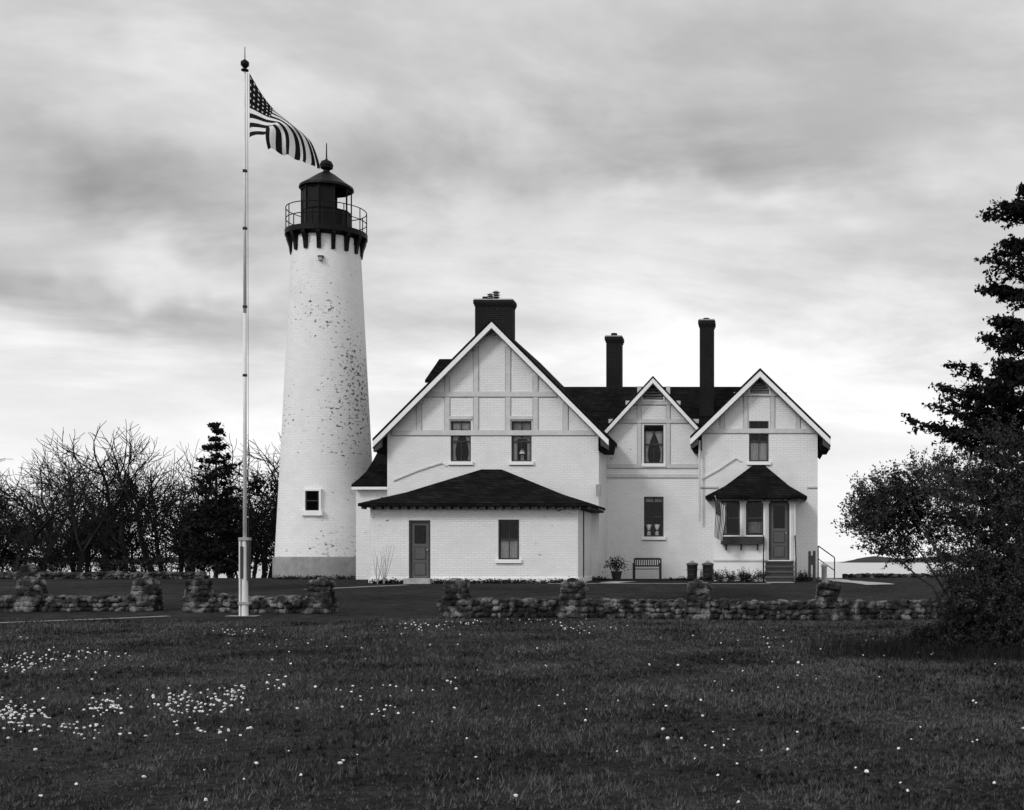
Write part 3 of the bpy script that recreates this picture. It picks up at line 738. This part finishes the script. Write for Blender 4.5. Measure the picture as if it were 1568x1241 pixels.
a,c=W(-120,33.6),W(228,34.0); stone_wall(a,c,.40,[seglen(a,W(52,34)),seglen(a,c)-.1],.86)
a,c=W(-40,50),W(310,50.5); stone_wall(a,c,.24,[seglen(a,W(42,50))],.55)
a,c=W(1290,55),W(1560,54); stone_wall(a,c,.18,[])

# ---------------------------------------------------------------- vegetation helpers
def tubes(segs,n=4):
    P0=np.array([s[0] for s in segs]);P1=np.array([s[1] for s in segs]);R0=np.array([s[2] for s in segs]);R1=np.array([s[3] for s in segs])
    d=P1-P0; d/=np.linalg.norm(d,axis=1,keepdims=True)+1e-9
    ref=np.where(np.abs(d[:,2:3])>.9,np.array([[1.,0,0]]),np.array([[0,0,1.]]))
    u=np.cross(d,ref); u/=np.linalg.norm(u,axis=1,keepdims=True)+1e-9; w=np.cross(d,u)
    ang=np.arange(n)*2*np.pi/n
    ring=u[:,None,:]*np.cos(ang)[None,:,None]+w[:,None,:]*np.sin(ang)[None,:,None]
    A=P0[:,None,:]+ring*R0[:,None,None]; B=P1[:,None,:]+ring*R1[:,None,None]
    V=np.concatenate([A,B],1).reshape(-1,3); k=np.arange(len(segs))[:,None]*2*n; i=np.arange(n)[None,:]; j=(i+1)%n
    Fc=np.stack([k+i,k+j,k+n+j,k+n+i],2).reshape(-1,4); return V,Fc
def leafquads(C,size,jit=.5,flat=0.0,elong=1.0):
    C=np.asarray(C); n=len(C); a=rng.normal(size=(n,3)); a/=np.linalg.norm(a,axis=1,keepdims=True)
    b_=rng.normal(size=(n,3)); b_-=(b_*a).sum(1,keepdims=True)*a; b_/=np.linalg.norm(b_,axis=1,keepdims=True)
    s_=size*(1+jit*rng.uniform(-1,1,size=(n,1)))
    a=a*s_*elong; b_=b_*s_*.6
    V=np.stack([C-a,C-b_*.9,C+a,C+b_*.9],1).reshape(-1,3); return V,np.arange(4*n).reshape(-1,4)
def grow_tree(seed,r0,depth=4,spread=.6,up=.25,multi=1,rmin=.012,L0=3.6,pr=.85):
    R=random.Random(seed); segs=[]
    def br(p,d,L,r,lev):
        n=4 if lev<3 else 3; sl=L/n
        for i in range(n):
            d=(d+Vector((R.gauss(0,.17),R.gauss(0,.17),R.gauss(0,.08)+up*.14))).normalized()
            q=p+d*sl; r2=max(rmin*.7,r*(1-.42/n))
            segs.append((p[:],q[:],r,r2)); p=q; r=r2
            if lev<depth and (lev>0 or i>=1):
                for _ in range(1 if lev<2 else 2):
                    if R.random()<(pr if lev<2 else pr*.68):
                        sd=d.orthogonal().normalized(); sd.rotate(Quaternion(d,R.uniform(0,6.28)))
                        nd=(d*(1-spread*.5)+sd*spread*R.uniform(.7,1.3)).normalized()
                        br(p,nd,L*R.uniform(.5,.8),max(rmin,r*R.uniform(.5,.72)),lev+1)
        if lev<depth: br(p,d,L*.65,max(rmin,r*.85),lev+1)
    for m_ in range(multi):
        br(Vector((R.uniform(-.5,.5)*(multi>1),R.uniform(-.5,.5)*(multi>1),-.3)),Vector((R.gauss(0,.12),R.gauss(0,.12),1)).normalized(),L0,r0,0)
    return segs
woods=empty('distant_bare_trees',(-35,75,0))
variants=[]
for k in range(8):
    V,Fc=tubes(grow_tree(100+k,.17,4,.72,.36,1,.015,2.9 if k%2 else 3.5),3)
    V=np.array(V); top_=np.percentile(V[:,2],99.7); V=V/top_*9.0
    me=fast('tmp',V,Fc,'barkfar'); variants.append(me.data); bpy.data.objects.remove(me)
def put(me,u,D,h,name='bare_tree'):
    o=bpy.data.objects.new(name,me); COL.objects.link(o); o.parent=woods
    x=PX(u,D); o.location=(x+35,D-75,float(gz(x,D))); s_=h/9.0; o.scale=(s_,s_,s_); o.rotation_euler=(0,0,random.uniform(0,6.28))
tops=[(-60,690),(0,700),(60,685),(100,665),(160,662),(195,700),(235,660),(280,695),(310,710),(350,725),(385,700),(412,632),(430,700),(470,720)]
def topv(u): return np.interp(u,[a[0] for a in tops],[a[1] for a in tops])
random.seed(3)
for i in range(20):
    u=-150+590*(i+random.random())/20; D=random.uniform(66,84); v=topv(u)+random.uniform(5,70)
    put(random.choice(variants),u,D,PZ(v,D)-float(gz(0,D)))
for u,D,v in ((112,62,662),(235,63,656),(412,66,628),(398,67,650),(165,64,662),(60,64,680),(280,64,692),(20,63,700),(200,62,700)): put(variants[int(u)%8],u,D,PZ(v,D)-float(gz(0,D)))
put(variants[2],-48,46,PZ(628,46)-.9)
vb=[]
for k in range(4):
    V,Fc=tubes(grow_tree(300+k,.05,3,.7,.3,4,.022,2.0),3); V=V/np.percentile(V[:,2],99.7)*9.0
    me=fast('tmp',V,Fc,'barkfar'); vb.append(me.data); bpy.data.objects.remove(me)
for i in range(24):
    u=-150+590*(i+random.random())/24; D=random.uniform(60,70); v=random.uniform(765,835)
    put(random.choice(vb),u,D,PZ(v,D)-float(gz(0,D)),'thicket')
C=[]
for i in range(60):
    u=random.uniform(-130,430); D=random.uniform(61,75); vc=random.uniform(852,888)
    if 250<u<400: vc-=random.uniform(0,45)
    n=random.randint(120,260); r=random.uniform(.3,.8)
    C.append(rng.normal(size=(n,3))*np.array([r,r,r*.45])+np.array([PX(u,D),D,PZ(vc,D)]))
for u,v,r in ((305,790,1.0),(335,805,1.0),(280,812,1.0),(365,820,1.0),(400,805,.8),(350,780,.6),(12,780,.5),(25,815,.7),(404,740,.4),(415,775,.6)):
    D=62; 
    for q in range(9):
        cc=rng.normal(size=3)*np.array([r*.8,r*.6,r*.6]); C.append(rng.normal(size=(80,3))*.22+cc+np.array([PX(u,D),D,PZ(v,D)]))
C=np.concatenate(C); C=C[C[:,2]>gz(C[:,0],C[:,1])-.1]
V,Fc=leafquads(C,.07); o=fast('undergrowth',V,Fc,'leafd')

def spruce(name,x,y,h,rbase,nwh,seed,near=False,prof=None,needle=.09,droop=.25,zmin=.06):
    R=random.Random(seed); z0=float(gz(x,y)); e=empty(name,(x,y,z0)); segs=[((0,0,-.2),(0,0,h*.6),.014*h,.009*h),((0,0,h*.6),(0,0,h),.009*h,.004)]
    C=[]
    for w in range(nwh):
        t=zmin+(1-zmin)*(w/nwh)+R.uniform(-.01,.01); z=t*h
        L0=prof(t) if prof else rbase*(1-t)**.9+.12
        nb=R.randint(6,8) if near else R.randint(4,6)
        for k in range(nb):
            a=R.uniform(0,6.28); L=L0*R.uniform(.55,1.15); p=Vector((0,0,z)); d=Vector((math.cos(a),math.sin(a),.12-droop*(1-t)*.7)).normalized()
            n=max(3,int(L/.28)); r=.012*L+.006
            for i in range(n):
                d=(d+Vector((R.gauss(0,.07),R.gauss(0,.07),R.gauss(.035,.05)))).normalized(); q=p+d*(L/n); r2=r*(1-.7/n); segs.append((p[:],q[:],r,r2)); 
                f=i/n
                if f>.12:
                    nt_=6 if near else 3
                    for s_ in range(nt_):
                        sd=Vector((-d.y,d.x,0)).normalized()*R.choice((-1,1)); tl=(L*(1-f)*.42+.17)*R.uniform(.6,1.25)
                        td=(sd*.8+d*.7+Vector((0,0,R.uniform(-.4,.2)))).normalized(); st=p.lerp(q,R.random()); 
                        if near: segs.append((st[:],(st+td*tl)[:],.006,.003))
                        m_=max(3,int(tl/(.021 if near else .06)))
                        for j in range(m_):
                            tt=(j+R.random())/m_; c=st+td*tl*tt; sg=(.034 if near else .06)
                            C.append((c.x+R.gauss(0,sg),c.y+R.gauss(0,sg),c.z+R.gauss(0,sg*.9)))
                p=q; r=r2
    V,Fc=tubes(segs,4); fast('trunk_and_limbs',V,Fc,'bark',e)
    V,Fc=leafquads(C,needle,.4,elong=1.15); fast('needles',V,Fc,'needle',e); return len(C)
h=PZ(646,60)-float(gz(0,60)); spruce('spruce_tree',PX(331,60),60,h,1.75,26,9,needle=.10,droop=.1)
Ds=24; xs_=PX(1590,Ds); z0=float(gz(xs_,Ds)); H=PZ(275,Ds)-z0
vprof=[(275,10),(322,40),(342,80),(362,70),(378,45),(392,88),(408,95),(425,90),(440,66),(458,115),(476,96),(500,64),(520,98),(540,85),(556,60),(580,115),(605,160),(620,145),(640,120),(660,195),(685,175),(720,180),(800,180),(900,150),(1000,110)]
pv=np.array([a for a,_ in vprof]); pw=np.array([q for _,q in vprof])*Ds/F
def prof(t):
    v=VH-(z0+t*H-EYE)*F/Ds; return float(np.interp(v,pv,pw))*1.02
spruce('spruce_tree',xs_,Ds,H,2.4,27,11,near=True,prof=prof,needle=.043,droop=.2)

def bush(name,x,y,clumps,nleaf,leaf,mat,stems=(),lowfill=True):
    z0=float(gz(x,y)); e=empty(name,(x,y,z0)); C=[];segs=[]
    for (cx_,cy_,cz_,r,*dn) in clumps:
        n=int(nleaf*(r/.5)**2*(dn[0] if dn else 1))
        for k in range(max(3,int(n/26))):
            d=rng.normal(size=3); d/=np.linalg.norm(d); rr=r*rng.uniform(.15,1.15)
            c0=np.array([cx_,cy_,cz_])+d*rr*np.array([1,1,.8]); tw=d*.6+rng.normal(size=3)*.5+np.array([0,0,.25]); tw/=np.linalg.norm(tw)
            L=rng.uniform(.12,.34); segs.append((tuple(c0),tuple(c0+tw*L),.005,.002))
            tt=rng.uniform(0,1,size=(26,1)); C.append(c0+tw*L*tt+rng.normal(size=(26,3))*.03)
    for st in stems:
        p=[Vector(q) for q in st]
        for i in range(len(p)-1):
            r=.04*(1-i/len(p)); segs.append((p[i][:],p[i+1][:],r,r*.75))
    org=np.array([x,y,z0])
    C=np.concatenate(C); C=C[C[:,2]>z0]-org; V,Fc=leafquads(C,leaf,.4); fast('leaves',V,Fc,mat,e)
    segs=[(tuple(np.array(a)-org),tuple(np.array(c)-org),r,q) for a,c,r,q in segs]
    V,Fc=tubes(segs,3); fast('stems',V,Fc,'bark',e)
Db=20.5; bx=PX(1490,Db); bz=float(gz(bx,Db))
cl=[]
def ac(u,v,rpx,D): cl.append((PX(u,D),D,PZ(v,D),rpx*D/F,1.9 if u<1430 else .9))
for (u,v,r) in ((1345,762,30),(1330,800,28),(1318,765,14),(1313,792,14),(1325,775,20),(1375,752,34),(1360,800,38),(1345,785,26),(1400,790,45),(1410,735,34),(1440,760,45),(1450,715,36),(1480,740,48),(1440,820,46),(1345,838,20),(1380,842,26),(1490,800,55),(1520,720,50),(1545,770,60),(1560,840,60),(1500,860,50),(1540,900,60),(1590,700,50),(1600,780,70),(1600,880,70),(1460,885,36),(1500,930,50),(1560,960,50),(1475,960,35),(1540,680,40),(1440,860,26)):
    ac(u,v,r,Db+random.uniform(-.5,.7))
stems=[]
for (u,v) in ((1345,790),(1375,760),(1400,800),(1440,760),(1480,760),(1420,840),(1520,760),(1350,840),(1460,820),(1560,800)):
    b0=Vector((bx+random.uniform(-.35,.35),Db+random.uniform(-.2,.2),bz-.1)); e_=Vector((PX(u,Db),Db+random.uniform(-.3,.4),PZ(v,Db)))
    ps=[b0]
    for q in range(1,6):
        t=q/6; ps.append(b0.lerp(e_,t)+Vector((.22*math.sin(t*3.1)+random.gauss(0,.03),random.gauss(0,.03),.2*math.sin(t*3.1)+random.gauss(0,.03))))
    ps.append(e_); stems.append(ps)
bush('leafy_bush',bx,Db,cl,2400,.023,'leaf',stems)
cl=[]
for i in range(42):
    u=random.uniform(1395,1680); D=random.uniform(19.6,21.8); cl.append((PX(u,D),D,float(gz(0,D))+random.uniform(.03,.08+.5*min(1,(u-1390)/90)),random.uniform(.12,.28)))
bush('low_shrub',PX(1500,20.3),20.3,cl,3400,.026,'leafd')
# tall unmown grass at the foot of the bush
N=9000; x=PX(1470,20)+rng.normal(size=N)*1.0; y=20.2+rng.normal(size=N)*.7; z=gz(x,y); hh=rng.uniform(.1,.32,N); th=rng.uniform(0,6.28,N); ww=.006
A=np.stack([x-np.cos(th)*ww,y-np.sin(th)*ww,z-.01],1); B=np.stack([x+np.cos(th)*ww,y+np.sin(th)*ww,z-.01],1); ph=rng.uniform(0,6.28,N)
T=np.stack([x+np.cos(ph)*hh*.4,y+np.sin(ph)*hh*.4,z+hh],1); fast('tall_grass',np.stack([A,B,T],1).reshape(-1,3),np.arange(3*N).reshape(-1,3),'leafd')

def smallbush(name,u,D,w,h,mat='leafd',n=9000,leaf=.02):
    cl=[]
    x=PX(u,D); z=float(gz(x,D))
    for i in range(7): cl.append((x+random.uniform(-w,w)*.8,D+random.uniform(-.15,.15),z+h*random.uniform(.25,.6),h*.4))
    bush(name,x,D,cl,n,leaf,mat)
smallbush('low_shrub',1110,46.2,.45,.28); smallbush('low_shrub',1150,46.1,.5,.32); smallbush('low_shrub',1230,46.6,.15,.22)
x=PX(944,47.5); z=float(gz(x,47.5)); pp=empty('potted_plant',(x,47.5,z))
b=MB(); b.lathe([(.14,0),(.2,.3),(.22,.3),(.22,.35),(.19,.35)],0,0,'bin',20); o=b.build('pot'); o.parent=pp
C=rng.normal(size=(900,3))*np.array([.19,.17,.13])+np.array([0,0,.6]); V,Fc=leafquads(C,.03); fast('leaves',V,Fc,'leafd',pp)
segs=[((0,0,.3),(random.uniform(-.2,.2),random.uniform(-.2,.2),.65),.01,.005) for _ in range(9)]; V,Fc=tubes(segs); fast('stems',V,Fc,'bark',pp)
def twigs(u,D,h,n,sp,mat='metal'):
    x=PX(u,D); z=float(gz(x,D)); e=empty('twiggy_shrub',(x,D,z)); segs=[]
    for i in range(n):
        d=Vector((random.uniform(-sp,sp),random.uniform(-sp,sp)*.6,h*random.uniform(.6,1)))
        m_=d*.5+Vector((random.uniform(-.05,.05),0,0)); segs+= [((0,0,0),m_[:],.011,.008),(m_[:],d[:],.008,.004)]
    V,Fc=tubes(segs); fast('stems',V,Fc,mat,e)
twigs(588,43.9,1.35,9,.45); twigs(578,43.8,1.1,5,.3)
C=[]
for (ua,ub,D) in ((567,624,44.35),(662,885,44.35),(895,925,47.9),(1020,1095,47.9),(415,560,49.7),(1220,1250,48.5)):
    for i in range(int((ub-ua)*.5)):
        u=random.uniform(ua,ub); x=PX(u,D); C.append(rng.normal(size=(26,3))*np.array([.10,.06,.05])+np.array([x,D,float(gz(x,D))+.03]))
C=np.concatenate(C); V,Fc=leafquads(C,.03,.4,elong=1.4); fast('weeds',V,Fc,'leafd')

for u in (1060,1084):
    D=48.3; x=PX(u,D); z=float(gz(x,D)); e=empty('trash_can',(x,D,z)); r=.2
    b=MB(); b.lathe([(r*.85,0),(r*.87,.02),(r,.55),(r+.015,.56),(r+.015,.59),(r-.01,.6)],0,0,'bin',24)
    for zz in (.2,.38): b.lathe([(r*.9+zz*.05,zz),(r*.93+zz*.05+.012,zz+.01),(r*.9+zz*.05,zz+.03)],0,0,'bin',24)
    o=b.build('body',e,True); b=MB(); b.lathe([(r+.03,.585),(r+.03,.62),(r*.7,.665),(.05,.68)],0,0,'door',24)
    b.tube((-.05,0,.67),(-.05,0,.72),.01,.01,'bin',6); b.tube((.05,0,.67),(.05,0,.72),.01,.01,'bin',6); b.tube((-.055,0,.72),(.055,0,.72),.012,.012,'bin',6)
    b.build('lid',e,True)
    b=MB(); 
    for sg in (-1,1):
        b.tube((sg*(r+.0),-.05,.42),(sg*(r+.05),-.05,.38),.01,.01,'metal',6); b.tube((sg*(r+.05),-.05,.38),(sg*(r+.05),.05,.38),.01,.01,'metal',6); b.tube((sg*(r+.05),.05,.38),(sg*r,.05,.42),.01,.01,'metal',6)
    b.build('handles',e)
D=48.6; x=PX(991,D); z=float(gz(x,D)); e=empty('garden_bench',(x,D,z)); b=MB()
for sx in (-.5,.5):
    b.box(sx-.03,sx+.03,-.25,-.2,0,.62,'wood'); b.box(sx-.03,sx+.03,.18,.23,0,.82,'wood'); b.box(sx-.035,sx+.035,-.28,.2,.6,.64,'wood')
b.build('legs_and_arms',e); b=MB()
for k in range(5): b.box(-.52,.52,-.24+k*.085,-.24+k*.085+.07,.40,.43,'wood')
b.build('seat',e); b=MB()
b.box(-.48,.48,.175,.205,.5,.56,'wood'); b.box(-.48,.48,.175,.205,.76,.84,'wood')
for k in range(11): b.box(-.45+k*.085,-.41+k*.085,.18,.2,.56,.76,'wood')
b.build('backrest',e)
D=46.8; x=PX(1243,D); z=float(gz(x,D)); e=empty('utility_post',(x,D,z)); b=MB()
b.box(-.13,-.03,-.06,.06,0,1.08,'wood'); b.box(.04,.14,-.06,.06,0,1.12,'wood'); b.box(-.05,.06,-.05,-.01,.6,.95,'bin'); b.prism([(-.13,1.08),(-.03,1.08),(-.08,1.13)],-.06,.06,'wood'); b.build('posts_and_box',e)
D=47.5; x=PX(1262,D); z=float(gz(x,D)); e=empty('utility_pedestal',(x,D,z)); b=MB(); b.lathe([(.1,0),(.1,.5),(.12,.52),(.12,.6),(.05,.66)],0,0,'metal',16); b.build('body',e,True)

# ---------------------------------------------------------------- grass blades + dandelions
N=240000
u_=rng.uniform(0,1,N); y=(np.sqrt(7.0)+(np.sqrt(30)-np.sqrt(7.0))*u_)**2
x=rng.uniform(-1,1,N); x=np.where(x<0,x*(.66*y+1),x*(.28*y+1))
# grass grows in tufts
x=x+.05*np.sin(x*23+y*7); y=y+.05*np.sin(y*19-x*11)
n=len(x); z=gz(x,y)
tuft=.75+.45*np.sin(x*2.1+np.sin(y*1.3)*2)*np.sin(y*1.7+np.sin(x*1.1)*2)
hh=rng.uniform(.025,.075,n)*(1+.012*(y-8))*tuft; ww=.0030+.00045*y; th=rng.uniform(0,2*np.pi,n); lean=rng.uniform(.2,.9,n)*hh
A=np.stack([x-np.cos(th)*ww,y-np.sin(th)*ww,z-.004],1); B=np.stack([x+np.cos(th)*ww,y+np.sin(th)*ww,z-.004],1)
ph=rng.uniform(0,2*np.pi,n); T=np.stack([x+np.cos(ph)*lean,y+np.sin(ph)*lean,z+hh],1)
fast('grass',np.stack([A,B,T],1).reshape(-1,3),np.arange(3*n).reshape(-1,3),'blade')

pts=[]
def vd(v):
    D=np.linspace(7,32,400); vv=VH+(EYE-np.interp(D,_y,_z))*F/D; return float(np.interp(-v,-vv,D))
def cluster(u,v,su,sv,n):
    for _ in range(n):
        uu=random.gauss(u,su); v2=random.gauss(v,sv)
        if v2<950 or v2>1260: continue
        D=vd(v2); pts.append((PX(uu,D),D))
cluster(20,1108,34,10,100); cluster(160,1100,20,9,45); cluster(110,1136,55,6,35); cluster(290,1097,32,12,80); cluster(355,1080,18,9,36)
cluster(50,1022,50,8,60); cluster(20,1030,22,5,26); cluster(150,1012,25,4,16); cluster(370,975,22,3,18); cluster(630,966,22,3,22); cluster(700,962,34,2,18)
cluster(890,967,28,4,24); cluster(830,958,50,3,12); cluster(430,1060,18,7,12); cluster(560,1080,30,12,16); cluster(600,1105,20,4,6); cluster(350,1140,60,8,12); cluster(1140,985,70,6,12); cluster(1330,1000,40,4,8); cluster(1430,1008,18,3,10)
cluster(500,985,110,8,12); cluster(1060,1150,30,14,8); cluster(690,1060,20,5,5); cluster(20,1170,100,22,10); cluster(1100,1090,220,35,14)
for _ in range(95): 
    v=975+275*random.random()**1.3; D=vd(v); pts.append((PX(random.uniform(-80,1640),D),D))
bm=bmesh.new(); bmesh.ops.create_icosphere(bm,subdivisions=1,radius=1); IV=np.array([v.co[:] for v in bm.verts]); IF=np.array([[v.index for v in f.verts] for f in bm.faces]); bm.free()
VV=[];FF=[];k=0;segs=[]
for (x,y) in pts:
    z=float(gz(x,y)); h=random.uniform(.05,.13); r=random.uniform(.008,.017)*(1+.012*(y-10))
    V=IV*np.array([r,r,r*random.uniform(.55,.95)])*(1+rng.uniform(-.35,.35,size=(len(IV),1)))+np.array([x,y,z+h]); VV.append(V);FF.append(IF+k);k+=len(V)
    segs.append(((x+random.uniform(-.02,.02),y,z-.01),(x,y,z+h-r*.6),.0025,.002))
dn=empty('dandelions'); fast('seed_heads',np.concatenate(VV),np.concatenate(FF),'dand',dn); V,Fc=tubes(segs,3); fast('stems',V,Fc,'blade',dn)

# ---------------------------------------------------------------- world & light
w=bpy.data.worlds.new('World'); scene.world=w; w.use_nodes=True; nt=w.node_tree
for n in list(nt.nodes): nt.nodes.remove(n)
out=nt.nodes.new('ShaderNodeOutputWorld'); bg=nt.nodes.new('ShaderNodeBackground'); bg.inputs[1].default_value=.1; link(nt,bg.outputs[0],out.inputs[0])
sky=nt.nodes.new('ShaderNodeTexSky'); sky.sky_type='NISHITA'; sky.sun_disc=False; sky.dust_density=4
bw=nt.nodes.new('ShaderNodeRGBToBW'); link(nt,sky.outputs[0],bw.inputs[0])
tc=nt.nodes.new('ShaderNodeTexCoord'); dx,dy,dz=sepxyz(nt,tc.outputs['Generated'])
az=math_(nt,'ARCTAN2',dx,dy)
zc=math_(nt,'ADD',math_(nt,'MAXIMUM',dz,0.0),.16)
pxn=math_(nt,'DIVIDE',dx,zc); pyn=math_(nt,'DIVIDE',dy,zc)
v1=comb(nt,math_(nt,'MULTIPLY',pxn,.9),math_(nt,'MULTIPLY',pyn,1.1),2.37)
n1=tex_noise(nt,1.25,6,.6,v1,.3)
wv=tex_noise(nt,5.0,4,.6,tc.outputs['Generated']); wz=tex_noise(nt,6.5,4,.6,comb(nt,dx,dz,dy))
azw=math_(nt,'ADD',az,math_(nt,'MULTIPLY',math_(nt,'SUBTRACT',wv.outputs[0],.5),.34))
dzw=math_(nt,'ADD',dz,math_(nt,'MULTIPLY',math_(nt,'SUBTRACT',wz.outputs[0],.5),.11))
elev=ramp(nt,dz,[(0,.98),(.11,.97),(.15,.90),(.19,.78),(.25,.69),(.33,.69),(.40,.68),(1,.7)],'EASE')
nf=nt.nodes.new('ShaderNodeMapRange'); link(nt,n1.outputs[0],nf.inputs[0]); nf.inputs[1].default_value=.32; nf.inputs[2].default_value=.68; nf.inputs[3].default_value=-.23; nf.inputs[4].default_value=.23; nf.interpolation_type='SMOOTHSTEP'
acc=nf.outputs[0]
for (u,v,su,sv,amp) in ((830,255,340,58,-.34),(260,310,170,42,-.26),(130,480,280,28,-.30),(10,280,70,60,-.20),(1250,60,380,60,-.08),(300,150,220,60,.16),(210,412,150,26,.24),(1150,325,140,20,.26),(1490,240,110,36,.24),(1150,470,320,45,.16),(60,20,90,50,-.18),(640,450,160,34,-.12),(1450,400,200,34,-.12)):
    a=(u-UC)/F; e=(VH-v)/F; L=math.sqrt(1+a*a+e*e); a0=math.atan(a); z0_=e/L; sa_=su/F*.9; sz=sv/F*.9
    q1=math_(nt,'MULTIPLY',math_(nt,'SUBTRACT',azw,a0),1/sa_); q2=math_(nt,'MULTIPLY',math_(nt,'SUBTRACT',dzw,z0_),1/sz)
    r2=math_(nt,'ADD',math_(nt,'MULTIPLY',q1,q1),math_(nt,'MULTIPLY',q2,q2))
    ex=math_(nt,'EXPONENT',math_(nt,'MULTIPLY',r2,-.5))
    acc=math_(nt,'ADD',acc,math_(nt,'MULTIPLY',ex,amp))
fade=nt.nodes.new('ShaderNodeMapRange'); link(nt,dz,fade.inputs[0]); fade.inputs[1].default_value=.04; fade.inputs[2].default_value=.18; fade.inputs[3].default_value=.12; fade.inputs[4].default_value=1
f2=math_(nt,'ADD',1.0,math_(nt,'MULTIPLY',acc,fade.outputs[0]))
cl_=math_(nt,'MULTIPLY',elev.outputs[0],f2)
back=nt.nodes.new('ShaderNodeMapRange'); link(nt,dy,back.inputs[0]); back.inputs[1].default_value=.1; back.inputs[2].default_value=-.7; back.inputs[3].default_value=1; back.inputs[4].default_value=1.4
cl_=math_(nt,'MULTIPLY',cl_,back.outputs[0])
tot=math_(nt,'ADD',math_(nt,'MULTIPLY',cl_,9.6),math_(nt,'MULTIPLY',bw.outputs[0],.04))
link(nt,comb(nt,tot,tot,tot),bg.inputs[0])
w.cycles.sampling_method='MANUAL'; w.cycles.sample_map_resolution=512
sd=bpy.data.lights.new('sun','SUN'); sd.energy=1.4; sd.angle=math.radians(14); sd.color=(1,1,1)
so=bpy.data.objects.new('sun',sd); COL.objects.link(so)
d=Vector((-.58,-.72,.66)).normalized(); so.rotation_euler=d.to_track_quat('Z','Y').to_euler()
sky.sun_elevation=math.asin(d.z); sky.sun_rotation=math.atan2(d.x,d.y)

cd=bpy.data.cameras.new('camera'); cam=bpy.data.objects.new('camera',cd); COL.objects.link(cam)
cam.location=(0,0,EYE); cam.rotation_euler=(math.radians(90),0,0); cd.sensor_width=36; cd.lens=45; cd.sensor_fit='HORIZONTAL'
cd.shift_x=-(UC-784)/1568; cd.shift_y=(VH-620.5)/1568; cd.clip_start=.1; cd.clip_end=60000
scene.camera=cam
